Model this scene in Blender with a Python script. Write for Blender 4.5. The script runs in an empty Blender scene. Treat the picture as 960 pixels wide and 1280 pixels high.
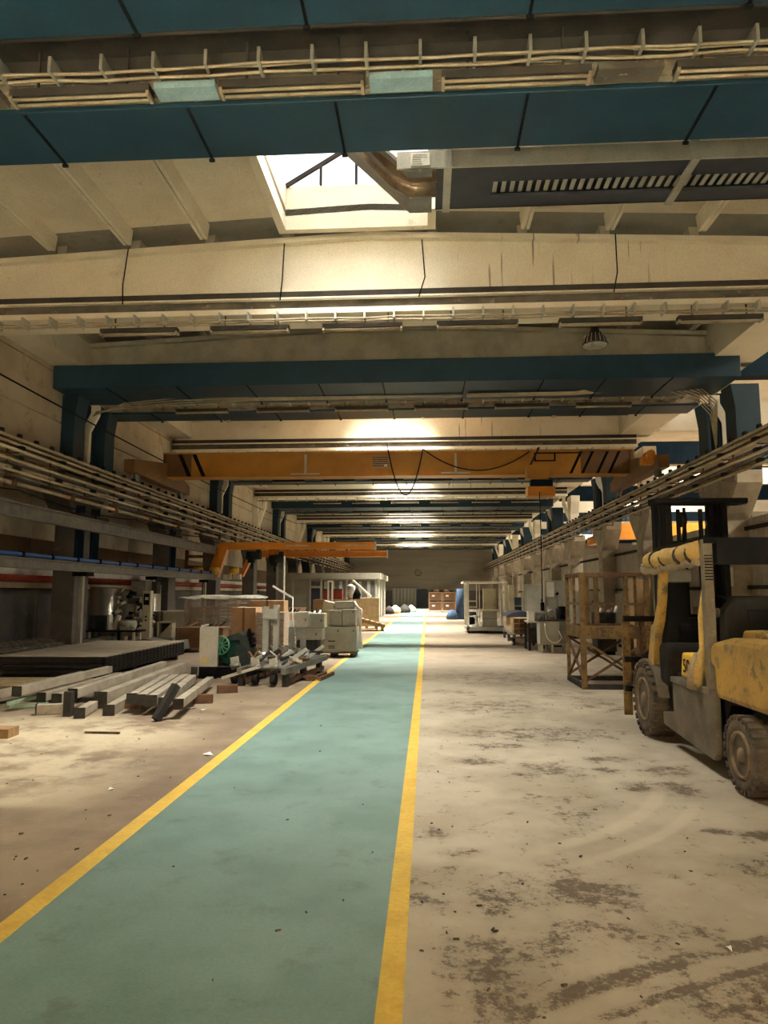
import bpy, math, random
from mathutils import Vector, Matrix
random.seed(7)
R = math.radians
S = bpy.context.scene
COL = S.collection

# ------------------------------------------------------------------ camera
cam = bpy.data.objects.new('camera', bpy.data.cameras.new('camera'))
COL.objects.link(cam)
cam.data.sensor_fit = 'VERTICAL'; cam.data.sensor_height = 36.0; cam.data.lens = 36.0 * 887 / 1280
cam.data.clip_start = 0.05; cam.data.clip_end = 400
cam.location = (0, 0, 1.6)
cam.rotation_euler = (R(90) + math.atan(102 / 887), 0, math.atan(54 / math.hypot(887, 102)))
S.camera = cam

# ------------------------------------------------------------------ world and light
W = bpy.data.worlds.new('world'); S.world = W; W.use_nodes = True
wn = W.node_tree.nodes; wn['Background'].inputs[0].default_value = (0.97, 0.98, 1.0, 1)
wn['Background'].inputs[1].default_value = 1.0
S.view_settings.view_transform = 'Standard'; S.view_settings.look = 'None'
S.view_settings.gamma = 1.0; S.view_settings.use_curve_mapping = False
S.view_settings.exposure = 1.62
SKY_K = list(range(-1, 7))                     # one roof light after every blue frame
def sky_and_fill_lamp(y, power, size_y=2.0, spread=85, aim=0.0):
    l = bpy.data.lights.new('daylight_and_fill', 'AREA'); l.shape = 'RECTANGLE'; l.size = 2.5; l.size_y = size_y
    l.energy = power; l.color = (1.0, 0.94, 0.83); l.spread = R(spread)
    o = bpy.data.objects.new('daylight_and_fill', l); COL.objects.link(o); o.location = (-1.2, y, 9.8); o.rotation_euler = (aim, 0, 0)
for k in SKY_K:
    if k >= 0: sky_and_fill_lamp(8.95 + 12 * k, 340 if k == 0 else 1250 if k < 4 else 1900, spread=100)
sky_and_fill_lamp(-2.6, 13000, spread=60, aim=R(-14))  # added strong beam behind the camera; its floor bounce brightens the ceiling
# hazy sun slanting in through the same roof lights, towards the viewer and the left wall
sl = bpy.data.lights.new('sun', 'SUN'); sl.energy = 1.5; sl.angle = R(14); sl.color = (1.0, 0.90, 0.72)
so_ = bpy.data.objects.new('sun', sl); COL.objects.link(so_)
so_.rotation_euler = Vector((-0.36, -0.25, -0.9)).to_track_quat('-Z', 'Y').to_euler()
# daylight through the roof of the neighbouring bay
for y in (12, 30, 48, 66):
    l = bpy.data.lights.new('daylight_and_fill', 'AREA'); l.shape = 'RECTANGLE'; l.size = 3; l.size_y = 8
    l.energy = 1200; l.color = (1.0, 0.92, 0.78)
    o = bpy.data.objects.new('daylight_and_fill', l); COL.objects.link(o); o.location = (15, y, 8.6)
S.cycles.use_denoising = True
S.cycles.max_bounces = 8; S.cycles.diffuse_bounces = 5; S.cycles.transparent_max_bounces = 16
S.cycles.sample_clamp_indirect = 6

# ------------------------------------------------------------------ materials
def mat(name, c1, c2=None, c3=None, scale=3.0, rough=0.75, metal=0.0, bump=0.15, fine=40.0, t2=(0.42, 0.62), t3=(0.58, 0.7), stretch=(1, 1, 1), alpha=1.0, fa=0.25):
    m = bpy.data.materials.new(name); m.use_nodes = True
    nt = m.node_tree; N = nt.nodes; L = nt.links; b = N['Principled BSDF']
    b.inputs['Roughness'].default_value = rough; b.inputs['Metallic'].default_value = metal
    b.inputs['Specular IOR Level'].default_value = 0.3
    tc = N.new('ShaderNodeTexCoord'); mp = N.new('ShaderNodeMapping'); mp.inputs['Scale'].default_value = stretch
    L.new(tc.outputs['Object'], mp.inputs[0])
    def noise(sc, det=5, ro=0.6):
        n = N.new('ShaderNodeTexNoise'); n.inputs['Scale'].default_value = sc; n.inputs['Detail'].default_value = det
        n.inputs['Roughness'].default_value = ro; L.new(mp.outputs[0], n.inputs['Vector']); return n
    def ramp(src, a, z):
        r = N.new('ShaderNodeMapRange'); r.inputs[1].default_value = a; r.inputs[2].default_value = z; L.new(src, r.inputs[0]); return r.outputs[0]
    def mix(f, a, c):
        x = N.new('ShaderNodeMix'); x.data_type = 'RGBA'
        if hasattr(f, 'node'): L.new(f, x.inputs[0])
        else: x.inputs[0].default_value = f
        for s, i in ((a, 6), (c, 7)):
            if hasattr(s, 'node'): L.new(s, x.inputs[i])
            else: x.inputs[i].default_value = (*s, 1)
        return x.outputs[2]
    c2 = c2 or tuple(v * 0.72 for v in c1)
    col = mix(ramp(noise(scale).outputs[0], *t2), c1, c2)
    if c3: col = mix(ramp(noise(scale * 2.3, 8, 0.7).outputs[0], *t3), col, c3)
    nf = noise(fine, 3)
    x = N.new('ShaderNodeMix'); x.data_type = 'RGBA'; x.blend_type = 'MULTIPLY'; x.inputs[0].default_value = fa
    L.new(col, x.inputs[6]); g = N.new('ShaderNodeCombineColor')
    rr = ramp(nf.outputs[0], 0.25, 0.7)
    for i in range(3): L.new(rr, g.inputs[i])
    L.new(g.outputs[0], x.inputs[7]); L.new(x.outputs[2], b.inputs['Base Color'])
    if bump:
        bp = N.new('ShaderNodeBump'); bp.inputs['Strength'].default_value = bump; bp.inputs['Distance'].default_value = 0.01
        L.new(nf.outputs[0], bp.inputs['Height']); L.new(bp.outputs[0], b.inputs['Normal'])
    if max(c1) < 0.04: b.inputs['Specular IOR Level'].default_value = 0.03
    if alpha < 1: b.inputs['Alpha'].default_value = alpha
    return m
M = {}
def A(key, *a, **k): M[key] = mat(key, *a, **k)
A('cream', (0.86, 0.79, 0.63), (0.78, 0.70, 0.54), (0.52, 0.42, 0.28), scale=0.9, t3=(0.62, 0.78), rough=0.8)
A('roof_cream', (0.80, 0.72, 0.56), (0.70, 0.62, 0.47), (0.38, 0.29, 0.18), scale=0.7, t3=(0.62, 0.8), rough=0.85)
A('wall', (0.60, 0.50, 0.36), (0.48, 0.39, 0.27), (0.28, 0.21, 0.14), scale=0.8, t3=(0.56, 0.75), rough=0.9)
A('plaster', (0.62, 0.55, 0.43), (0.48, 0.40, 0.28), (0.25, 0.18, 0.11), scale=1.2, t3=(0.58, 0.74), rough=0.9)
A('dark_wall', (0.17, 0.115, 0.065), (0.13, 0.085, 0.05), (0.25, 0.19, 0.12), scale=1.5, t3=(0.6, 0.75), rough=0.8)
A('endwall', (0.34, 0.29, 0.22), (0.28, 0.24, 0.18), (0.20, 0.165, 0.12), scale=0.5, stretch=(0.3, 1, 3), rough=0.9)
A('clad', (0.13, 0.12, 0.105), (0.09, 0.085, 0.08), (0.2, 0.185, 0.16), scale=1.5, rough=0.45, metal=0.4)
A('blue', (0.008, 0.030, 0.048), (0.006, 0.023, 0.037), (0.016, 0.036, 0.048), scale=1.5, rough=0.5, bump=0.08)
A('blue_dark', (0.010, 0.022, 0.034), (0.008, 0.016, 0.026), scale=2, rough=0.6)
A('pale_blue', (0.33, 0.50, 0.55), (0.25, 0.40, 0.45), scale=4, rough=0.6)
A('soot', (0.035, 0.03, 0.026), (0.05, 0.042, 0.034), (0.12, 0.10, 0.07), scale=3, rough=0.8, t3=(0.66, 0.8))  # dark fittings, and the shade inside the beam gaps
A('mottled', (0.30, 0.25, 0.17), (0.13, 0.10, 0.07), (0.55, 0.47, 0.33), scale=5, rough=0.8, stretch=(0.6, 1, 1))
A('concrete_dark', (0.16, 0.135, 0.105), (0.11, 0.09, 0.07), (0.24, 0.2, 0.15), scale=2, rough=0.8)
A('concrete', (0.42, 0.36, 0.27), (0.30, 0.25, 0.18), (0.13, 0.105, 0.07), scale=2, t3=(0.58, 0.75), rough=0.9)
A('steel_grey', (0.20, 0.19, 0.16), (0.14, 0.13, 0.11), (0.09, 0.07, 0.05), scale=4, rough=0.5, metal=0.3)
A('galv', (0.50, 0.48, 0.40), (0.42, 0.40, 0.33), scale=3, rough=0.4, metal=0.35)
A('duct_dark', (0.03, 0.032, 0.04), (0.022, 0.022, 0.028), scale=3, rough=0.5)
A('copper', (0.12, 0.075, 0.045), (0.20, 0.14, 0.08), scale=6, rough=0.4, metal=0.5)
A('roof_shaded', (0.27, 0.24, 0.19), (0.20, 0.18, 0.14), (0.13, 0.11, 0.09), scale=0.7, rough=0.9)  # roof colour darkened for the shade of bays without roof lights
A('rib_shaded', (0.40, 0.35, 0.26), (0.30, 0.26, 0.19), scale=1.5, rough=0.9)  # shaded copy of the rib and girder cream
A('mottled_dark', (0.09, 0.075, 0.055), (0.05, 0.04, 0.03), (0.40, 0.34, 0.24), scale=4, rough=0.8, stretch=(0.6, 1, 1), t3=(0.6, 0.72))
A('tube', (0.42, 0.35, 0.24), (0.32, 0.26, 0.17), (0.2, 0.14, 0.08), scale=4, rough=0.55)
A('pipe_cream', (0.52, 0.45, 0.32), (0.38, 0.31, 0.20), (0.17, 0.12, 0.07), scale=3, rough=0.6, stretch=(1, 0.4, 1))
A('rust', (0.15, 0.075, 0.035), (0.09, 0.045, 0.025), (0.24, 0.14, 0.06), scale=6, rough=0.85)
A('black', (0.005, 0.005, 0.006), (0.009, 0.008, 0.008), scale=5, rough=0.55, bump=0.05)
A('rubber_black', (0.013, 0.012, 0.011), (0.022, 0.019, 0.016), scale=8, rough=0.7)
A('tyre', (0.095, 0.072, 0.048), (0.055, 0.042, 0.03), (0.03, 0.024, 0.018), scale=8, rough=0.95, bump=0.3)
A('hub', (0.19, 0.135, 0.08), (0.11, 0.075, 0.045), (0.07, 0.05, 0.035), scale=10, rough=0.8)
A('crane_yellow', (0.47, 0.215, 0.03), (0.38, 0.16, 0.022), (0.24, 0.10, 0.02), scale=1.2, rough=0.45, t3=(0.62, 0.8), bump=0.05)
A('crane_brown', (0.16, 0.075, 0.022), (0.12, 0.055, 0.018), scale=2, rough=0.5)
A('orange', (0.68, 0.25, 0.025), (0.60, 0.21, 0.02), scale=2, rough=0.4, bump=0.04)
A('fork_yellow', (0.42, 0.245, 0.045), (0.27, 0.165, 0.045), (0.10, 0.08, 0.05), scale=3.0, rough=0.45, t3=(0.52, 0.64), bump=0.1)
A('fork_grey', (0.13, 0.105, 0.072), (0.08, 0.064, 0.043), (0.24, 0.205, 0.15), scale=4, rough=0.6, t3=(0.6, 0.75))
A('canvas', (0.50, 0.34, 0.11), (0.40, 0.25, 0.08), (0.36, 0.26, 0.17), scale=7, rough=0.9, t3=(0.55, 0.7))
A('canvas_dirty', (0.33, 0.25, 0.16), (0.24, 0.18, 0.11), scale=8, rough=0.95)
A('bright_yellow', (0.75, 0.45, 0.04), (0.68, 0.40, 0.035), scale=3, rough=0.5, bump=0.03)
A('rusty_yellow', (0.20, 0.12, 0.035), (0.10, 0.06, 0.024), (0.04, 0.025, 0.015), scale=6, rough=0.75, t3=(0.52, 0.64))
A('line_yellow', (0.66, 0.44, 0.075), (0.58, 0.37, 0.06), (0.35, 0.27, 0.13), scale=5, rough=0.7, t3=(0.6, 0.75), bump=0.05)
A('wood', (0.30, 0.185, 0.09), (0.22, 0.13, 0.06), scale=3, rough=0.85, stretch=(1, 6, 1))
A('brown_crate', (0.19, 0.10, 0.05), (0.14, 0.075, 0.04), (0.26, 0.17, 0.09), scale=3, rough=0.8)
A('cardboard', (0.40, 0.25, 0.13), (0.34, 0.21, 0.11), (0.46, 0.34, 0.21), scale=3, rough=0.85)
A('timber', (0.45, 0.33, 0.18), (0.34, 0.24, 0.13), scale=5, rough=0.85)
A('beam_steel', (0.38, 0.33, 0.25), (0.28, 0.24, 0.18), (0.12, 0.09, 0.06), scale=5, rough=0.7, t3=(0.62, 0.75))
A('dark_end', (0.03, 0.028, 0.026), (0.05, 0.044, 0.038), scale=8, rough=0.7)
A('sheet_top', (0.42, 0.36, 0.27), (0.34, 0.29, 0.21), scale=2, rough=0.7)
A('sheet_side', (0.03, 0.027, 0.024), (0.018, 0.017, 0.016), scale=6, rough=0.5, metal=0.3)
A('cab_grey', (0.36, 0.35, 0.29), (0.30, 0.29, 0.24), (0.20, 0.17, 0.12), scale=2.5, rough=0.6, t3=(0.63, 0.76), bump=0.03)
A('cab_cream', (0.58, 0.53, 0.38), (0.50, 0.45, 0.31), (0.30, 0.25, 0.16), scale=2.5, rough=0.6, t3=(0.65, 0.78), bump=0.03)
A('white', (0.74, 0.71, 0.62), (0.64, 0.60, 0.50), scale=3, rough=0.6, bump=0.03)
A('stainless', (0.52, 0.48, 0.40), (0.38, 0.35, 0.29), scale=2, rough=0.3, metal=0.8, stretch=(1, 1, 0.2), bump=0.02)
A('office', (0.29, 0.265, 0.20), (0.25, 0.225, 0.17), scale=1.5, rough=0.7, bump=0.03)
A('glass_dark', (0.09, 0.095, 0.09), (0.14, 0.14, 0.12), scale=2, rough=0.15, bump=0)
A('navy', (0.03, 0.035, 0.055), scale=2, rough=0.4)
A('green', (0.006, 0.032, 0.022), (0.004, 0.02, 0.014), scale=6, rough=0.4)
A('green_light', (0.07, 0.24, 0.13), (0.05, 0.18, 0.10), scale=6, rough=0.4)
A('dark_green', (0.03, 0.038, 0.032), (0.018, 0.022, 0.019), scale=5, rough=0.5)
A('red', (0.36, 0.06, 0.035), (0.26, 0.045, 0.03), (0.15, 0.05, 0.03), scale=2, rough=0.5)
A('blue_pipe', (0.035, 0.11, 0.33), (0.03, 0.085, 0.25), scale=3, rough=0.45)
A('blue_cloth', (0.05, 0.09, 0.16), (0.03, 0.06, 0.11), scale=4, rough=0.8)
A('wire', (0.13, 0.11, 0.085), (0.22, 0.19, 0.15), scale=9, rough=0.5, metal=0.5)
A('corr', (0.52, 0.48, 0.40), (0.42, 0.38, 0.31), (0.20, 0.17, 0.13), scale=1.5, rough=0.6, metal=0.2, stretch=(1, 1, 0.3))
A('foil', (0.9, 0.87, 0.8), (0.58, 0.55, 0.48), scale=8, rough=0.35, bump=0.5, fine=14)
A('film', (0.9, 0.87, 0.8), (0.7, 0.66, 0.6), scale=9, rough=0.2, bump=0.6, fine=12, alpha=0.3)
A('paper', (0.78, 0.75, 0.66), (0.72, 0.68, 0.58), scale=5, rough=0.8, bump=0)
A('curtain', (0.42, 0.40, 0.33), (0.33, 0.31, 0.25), scale=3, rough=0.6, stretch=(1, 1, 0.2))
A('leaf', (0.06, 0.04, 0.022), (0.11, 0.075, 0.04), scale=20, rough=0.9)
A('green_panel', (0.35, 0.5, 0.36), scale=2, rough=0.5)
A('lamp_glass', (0.40, 0.38, 0.30), (0.25, 0.24, 0.2), scale=12, rough=0.25)

def glass_mat():
    m = bpy.data.materials.new('skylight_glass'); m.use_nodes = True; N = m.node_tree.nodes; L = m.node_tree.links
    N.remove(N['Principled BSDF']); t = N.new('ShaderNodeBsdfTransparent'); t.inputs[0].default_value = (0.93, 0.95, 0.96, 1)
    g = N.new('ShaderNodeBsdfGlossy'); g.inputs['Roughness'].default_value = 0.1; x = N.new('ShaderNodeMixShader'); x.inputs[0].default_value = 0.06
    L.new(t.outputs[0], x.inputs[1]); L.new(g.outputs[0], x.inputs[2]); L.new(x.outputs[0], N['Material Output'].inputs[0]); return m
M['glass'] = glass_mat()

def streaks_mat():     # cream paint with drip marks running down from the top edge
    m = mat('cream_drips', (0.86, 0.79, 0.63), (0.78, 0.70, 0.54), (0.52, 0.42, 0.28), scale=0.9, t3=(0.64, 0.8), rough=0.8)
    nt = m.node_tree; N = nt.nodes; L = nt.links; b = N['Principled BSDF']; src = b.inputs['Base Color'].links[0].from_socket
    tc = N.new('ShaderNodeTexCoord'); mp = N.new('ShaderNodeMapping'); mp.inputs['Scale'].default_value = (9, 1, 0.35); L.new(tc.outputs['Object'], mp.inputs[0])
    n = N.new('ShaderNodeTexNoise'); n.inputs['Scale'].default_value = 1.6; n.inputs['Detail'].default_value = 2; L.new(mp.outputs[0], n.inputs['Vector'])
    r = N.new('ShaderNodeMapRange'); r.inputs[1].default_value = 0.66; r.inputs[2].default_value = 0.70; L.new(n.outputs[0], r.inputs[0])
    sx = N.new('ShaderNodeSeparateXYZ'); L.new(tc.outputs['Object'], sx.inputs[0])
    q = N.new('ShaderNodeMapRange'); q.inputs[1].default_value = 0.0; q.inputs[2].default_value = 0.7; L.new(sx.outputs[0], q.inputs[0])
    q2 = N.new('ShaderNodeMapRange'); q2.inputs[1].default_value = 4.4; q2.inputs[2].default_value = 3.4; L.new(sx.outputs[0], q2.inputs[0])
    k = N.new('ShaderNodeMath'); k.operation = 'MULTIPLY'; L.new(r.outputs[0], k.inputs[0]); L.new(q.outputs[0], k.inputs[1])
    k1 = N.new('ShaderNodeMath'); k1.operation = 'MULTIPLY'; L.new(k.outputs[0], k1.inputs[0]); L.new(q2.outputs[0], k1.inputs[1])
    k2 = N.new('ShaderNodeMath'); k2.operation = 'MULTIPLY'; k2.inputs[1].default_value = 0.75; L.new(k1.outputs[0], k2.inputs[0])
    x = N.new('ShaderNodeMix'); x.data_type = 'RGBA'; L.new(k2.outputs[0], x.inputs[0]); L.new(src, x.inputs[6]); x.inputs[7].default_value = (0.10, 0.07, 0.04, 1)
    L.new(x.outputs[2], b.inputs['Base Color']); return m
M['cream_drips'] = streaks_mat()

def floor_mat():
    m = bpy.data.materials.new('worn_concrete_floor'); m.use_nodes = True
    nt = m.node_tree; N = nt.nodes; L = nt.links; b = N['Principled BSDF']; b.inputs['Specular IOR Level'].default_value = 0.25
    tc = N.new('ShaderNodeTexCoord'); P = tc.outputs['Object']; sx = N.new('ShaderNodeSeparateXYZ'); L.new(P, sx.inputs[0])
    def noise(sc, det=6, ro=0.6, st=(1, 1, 1), off=(0, 0, 0), dist=0.0):
        mp = N.new('ShaderNodeMapping'); mp.inputs['Scale'].default_value = st; mp.inputs['Location'].default_value = off; L.new(P, mp.inputs[0])
        n = N.new('ShaderNodeTexNoise'); n.inputs['Scale'].default_value = sc; n.inputs['Detail'].default_value = det; n.inputs['Distortion'].default_value = dist
        n.inputs['Roughness'].default_value = ro; L.new(mp.outputs[0], n.inputs['Vector']); return n.outputs[0]
    def rng(s, a, z, lo=0.0, hi=1.0):
        r = N.new('ShaderNodeMapRange'); r.interpolation_type = 'SMOOTHSTEP'; r.inputs[1].default_value = a; r.inputs[2].default_value = z; r.inputs[3].default_value = lo; r.inputs[4].default_value = hi; L.new(s, r.inputs[0]); return r.outputs[0]
    def ma(op, a, c):
        k = N.new('ShaderNodeMath'); k.operation = op
        for i, s in enumerate((a, c)):
            if hasattr(s, 'node'): L.new(s, k.inputs[i])
            else: k.inputs[i].default_value = s
        return k.outputs[0]
    def mix(f, a, c):
        x = N.new('ShaderNodeMix'); x.data_type = 'RGBA'; L.new(f, x.inputs[0])
        for s, i in ((a, 6), (c, 7)):
            if hasattr(s, 'node'): L.new(s, x.inputs[i])
            else: x.inputs[i].default_value = (*s, 1)
        return x.outputs[2]
    left = rng(sx.outputs[0], -1.4, -1.6)
    colr = mix(rng(noise(0.9), 0.4, 0.62), (0.40, 0.35, 0.265), (0.32, 0.275, 0.20))
    coll = mix(rng(noise(0.55, off=(3, 1, 0)), 0.42, 0.6), (0.165, 0.12, 0.08), (0.245, 0.19, 0.125))
    # pool of sunlight painted pale into the left floor, in front of the steel
    d1 = rng(sx.outputs[1], 5.3, 5.5); d2 = rng(sx.outputs[1], 10.0, 8.6); d3 = rng(sx.outputs[0], -2.3, -3.4)
    pale = ma('MULTIPLY', ma('MULTIPLY', d1, d2), ma('MULTIPLY', d3, rng(noise(1.2, 8, 0.7, off=(9, 0, 0)), 0.40, 0.56)))
    coll = mix(pale, coll, (0.38, 0.32, 0.22))
    col = mix(left, colr, coll)
    # far end of the hall is redder
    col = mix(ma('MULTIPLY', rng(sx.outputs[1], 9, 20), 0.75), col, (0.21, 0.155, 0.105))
    # oil and dirt: stains where they lie on the floor, broken up by fine grain
    def blob(cx, cy, rx, ry, k):
        v = N.new('ShaderNodeVectorMath'); v.operation = 'SUBTRACT'; L.new(P, v.inputs[0]); v.inputs[1].default_value = (cx, cy, 0)
        w = N.new('ShaderNodeVectorMath'); w.operation = 'MULTIPLY'; L.new(v.outputs[0], w.inputs[0]); w.inputs[1].default_value = (1 / rx, 1 / ry, 0)
        l = N.new('ShaderNodeVectorMath'); l.operation = 'LENGTH'; L.new(w.outputs[0], l.inputs[0]); return rng(l.outputs['Value'], 1.0, 0.15, 0.0, k)
    stain = rng(noise(0.9, 4, 0.6, off=(5.2, 2.1, 0)), 0.47, 0.70, 0.0, 0.55)
    for bl in ((.85, 4.1, .5, .35, 1), (.45, 4.1, .45, .35, .75), (.27, 3.3, .38, .5, .85), (.95, 3.95, .3, .2, .7), (0, 5.0, .25, .22, .8), (.2, 4.65, .25, .15, .7),
               (1.05, 6.75, .6, .5, .8), (1.62, 6.8, .2, .2, 1.3), (.45, 7.1, .45, .25, .9), (1.75, 7.25, .4, .2, 1), (2.15, 6.8, .35, .35, 1), (1.75, 6.25, .3, .25, .95),
               (2.05, 6.2, .3, .4, .8), (1.95, 5.15, .18, .12, 1.3), (2.25, 5.1, .3, .18, 1.2), (1.35, 3.05, .75, .5, .85), (.2, 3.0, .3, .3, .8), (.6, 3.5, .3, .2, .6),
               (2.1, 4.4, .6, .6, .75), (1.8, 2.7, .8, .5, .9), (1.2, 8.5, 1.6, .8, .7), (.9, 10.5, 1.3, 1.3, .6), (2.6, 10.6, 1.0, 1.0, .6), (1.5, 14, 2, 2, .6), (.75, 7.8, .5, .2, .9)):
        stain = ma('MAXIMUM', stain, blob(*bl))
    # tyre tracks
    def ring(cx, cy, r, w, strength, xa, xb, ya, yb):
        dx = ma('SUBTRACT', sx.outputs[0], cx); dy = ma('SUBTRACT', sx.outputs[1], cy)
        d = ma('SQRT', ma('ADD', ma('MULTIPLY', dx, dx), ma('MULTIPLY', dy, dy)), 0.0)
        e = ma('ABSOLUTE', ma('SUBTRACT', d, r), 0.0)
        k = ma('MULTIPLY', rng(sx.outputs[0], xa, xa + .5), rng(sx.outputs[1], yb, yb - .4))
        return ma('MULTIPLY', rng(e, w, w * 0.3), ma('MULTIPLY', k, strength))
    tr = ma('MAXIMUM', ring(4.70, -3.80, 8.04, 0.085, 1.15, .2, 9, 0, 4.6), ring(4.70, -3.80, 7.86, 0.05, 1.1, .4, 9, 0, 4.6))
    stain = ma('MAXIMUM', stain, tr)
    grain = noise(19, 14, 0.85); patch = noise(4.5, 6, 0.7, off=(2, 8, 0))
    g2 = ma('ADD', ma('MULTIPLY', grain, 0.6), ma('MULTIPLY', patch, 0.4))
    dirt = rng(ma('ADD', g2, ma('MULTIPLY', stain, 0.105)), 0.55, 0.61)
    soft = ma('MULTIPLY', stain, rng(patch, 0.3, 0.65, 0.1, 0.5))
    dirt = ma('MAXIMUM', ma('MULTIPLY', dirt, 0.86), soft)
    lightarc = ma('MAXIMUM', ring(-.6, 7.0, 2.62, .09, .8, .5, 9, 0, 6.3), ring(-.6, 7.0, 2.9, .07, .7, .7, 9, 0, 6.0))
    dirt = ma('MULTIPLY', dirt, ma('SUBTRACT', 1.0, ma('MULTIPLY', left, 0.55)))
    col = mix(dirt, col, (0.068, 0.044, 0.026))
    pal = ma('MULTIPLY', rng(noise(11, 8, 0.75, off=(4, 4, 0)), 0.6, 0.7), 0.45)
    col = mix(pal, col, (0.56, 0.48, 0.34))
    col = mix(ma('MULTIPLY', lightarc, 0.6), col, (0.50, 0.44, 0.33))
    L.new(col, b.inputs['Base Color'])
    L.new(rng(noise(1.5), 0.3, 0.7, 0.55, 0.85), b.inputs['Roughness'])
    bp = N.new('ShaderNodeBump'); bp.inputs['Strength'].default_value = 0.35; bp.inputs['Distance'].default_value = 0.008
    L.new(noise(30, 8, 0.7), bp.inputs['Height']); L.new(bp.outputs[0], b.inputs['Normal']); return m
M['floor'] = floor_mat()
A('walk', (0.175, 0.27, 0.243), (0.135, 0.215, 0.19), (0.085, 0.12, 0.105), scale=1.3, rough=0.5, t3=(0.56, 0.78), bump=0.08, fine=60, fa=0.2)

# ------------------------------------------------------------------ geometry helpers
class MB:
    def __init__(s): s.v = []; s.f = []; s.sm = []
    def add(s, vs, fs, sm=False):
        o = len(s.v); s.v += [tuple(v) for v in vs]; s.f += [tuple(i + o for i in f) for f in fs]; s.sm += [sm] * len(fs); return s
    def box(s, x0, y0, z0, x1, y1, z1):
        x0, x1 = sorted((x0, x1)); y0, y1 = sorted((y0, y1)); z0, z1 = sorted((z0, z1))
        v = [(x, y, z) for z in (z0, z1) for y in (y0, y1) for x in (x0, x1)]
        return s.add(v, [(0, 2, 3, 1), (4, 5, 7, 6), (0, 1, 5, 4), (2, 6, 7, 3), (0, 4, 6, 2), (1, 3, 7, 5)])
    def bar(s, p, q, w, h=None, up=(0, 0, 1), roll=0):
        h = h or w; p = Vector(p); q = Vector(q); d = (q - p).normalized(); u = Vector(up)
        if abs(d.dot(u)) > 0.98: u = Vector((0, 1, 0))
        r = d.cross(u).normalized(); u = r.cross(d)
        if roll: m = Matrix.Rotation(roll, 3, d); r = m @ r; u = m @ u
        v = [c + r * a * w / 2 + u * b * h / 2 for c in (p, q) for a, b in ((-1, -1), (1, -1), (1, 1), (-1, 1))]
        return s.add(v, [(0, 1, 2, 3), (7, 6, 5, 4), (0, 4, 5, 1), (1, 5, 6, 2), (2, 6, 7, 3), (3, 7, 4, 0)])
    def cyl(s, p, q, r, r2=None, n=12, cap=True):
        r2 = r if r2 is None else r2
        return s.tube([p, q], None, n, [r, r2], cap)
    def tube(s, pts, r, n=8, rs=None, cap=True):
        pts = [Vector(p) for p in pts]; rs = rs or [r] * len(pts); vs = []; prev = None
        for i, p in enumerate(pts):
            d = (pts[min(i + 1, len(pts) - 1)] - pts[max(i - 1, 0)]).normalized()
            if prev is None:
                u = Vector((0, 0, 1)) if abs(d.z) < 0.9 else Vector((1, 0, 0)); a = d.cross(u).normalized()
            else: a = (prev - d * prev.dot(d)).normalized()
            b = d.cross(a); prev = a
            vs += [p + (a * math.cos(2 * math.pi * k / n) + b * math.sin(2 * math.pi * k / n)) * rs[i] for k in range(n)]
        m = len(pts); s.add(vs, [(i * n + k, i * n + (k + 1) % n, (i + 1) * n + (k + 1) % n, (i + 1) * n + k) for i in range(m - 1) for k in range(n)], True)
        if cap: o = len(s.v) - len(vs); s.f += [tuple(o + k for k in range(n))[::-1], tuple(o + (m - 1) * n + k for k in range(n))]; s.sm += [False, False]
        return s
    def prism(s, poly, axis, a, b):     # polygon in the two other axes, extruded along axis
        def P(u, w, t): return {'x': (t, u, w), 'y': (u, t, w), 'z': (u, w, t)}[axis]
        n = len(poly); v = [P(u, w, a) for u, w in poly] + [P(u, w, b) for u, w in poly]
        return s.add(v, [tuple(range(n)), tuple(range(2 * n - 1, n - 1, -1))] + [(i, (i + 1) % n, n + (i + 1) % n, n + i) for i in range(n)])
    def lathe(s, prof, c, axis='x', n=32, cap=True):     # prof: (along, radius)
        vs = []
        for a, r in prof:
            for k in range(n):
                t = 2 * math.pi * k / n; u, w = r * math.cos(t), r * math.sin(t)
                o = {'x': (a, u, w), 'y': (u, a, w), 'z': (u, w, a)}[axis]; vs.append((c[0] + o[0], c[1] + o[1], c[2] + o[2]))
        m = len(prof); s.add(vs, [(i * n + k, i * n + (k + 1) % n, (i + 1) * n + (k + 1) % n, (i + 1) * n + k) for i in range(m - 1) for k in range(n)], True)
        if cap: o = len(s.v) - len(vs); s.f += [tuple(o + k for k in range(n)), tuple(o + (m - 1) * n + k for k in range(n))]; s.sm += [False, False]
        return s
    def build(s, name, m, parent=None, bevel=0, label=None, kind=None, loc=None, **kw):
        me = bpy.data.meshes.new(name); me.from_pydata(s.v, [], s.f); me.polygons.foreach_set('use_smooth', s.sm); me.update()
        import bmesh
        bm = bmesh.new(); bm.from_mesh(me); bmesh.ops.recalc_face_normals(bm, faces=bm.faces); bm.to_mesh(me); bm.free()
        me.materials.append(M[m] if isinstance(m, str) else m)
        o = bpy.data.objects.new(name, me); COL.objects.link(o); o.parent = parent
        if loc: o.location = loc
        if bevel: b = o.modifiers.new('bevel', 'BEVEL'); b.width = bevel; b.segments = 2; b.limit_method = 'ANGLE'
        if label: o['label'] = label
        if kind: o['kind'] = kind
        for k, v in kw.items(): o[k] = v
        return o
def B(*a): return MB().box(*a)
def thing(name, label, cat, loc=(0, 0, 0), rz=0.0, group=None, kind=None):
    o = bpy.data.objects.new(name, None); COL.objects.link(o); o.location = loc; o.rotation_euler = (0, 0, rz); o.empty_display_size = 0.1
    o['label'] = label; o['category'] = cat
    if group: o['group'] = group
    if kind: o['kind'] = kind
    return o
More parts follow.
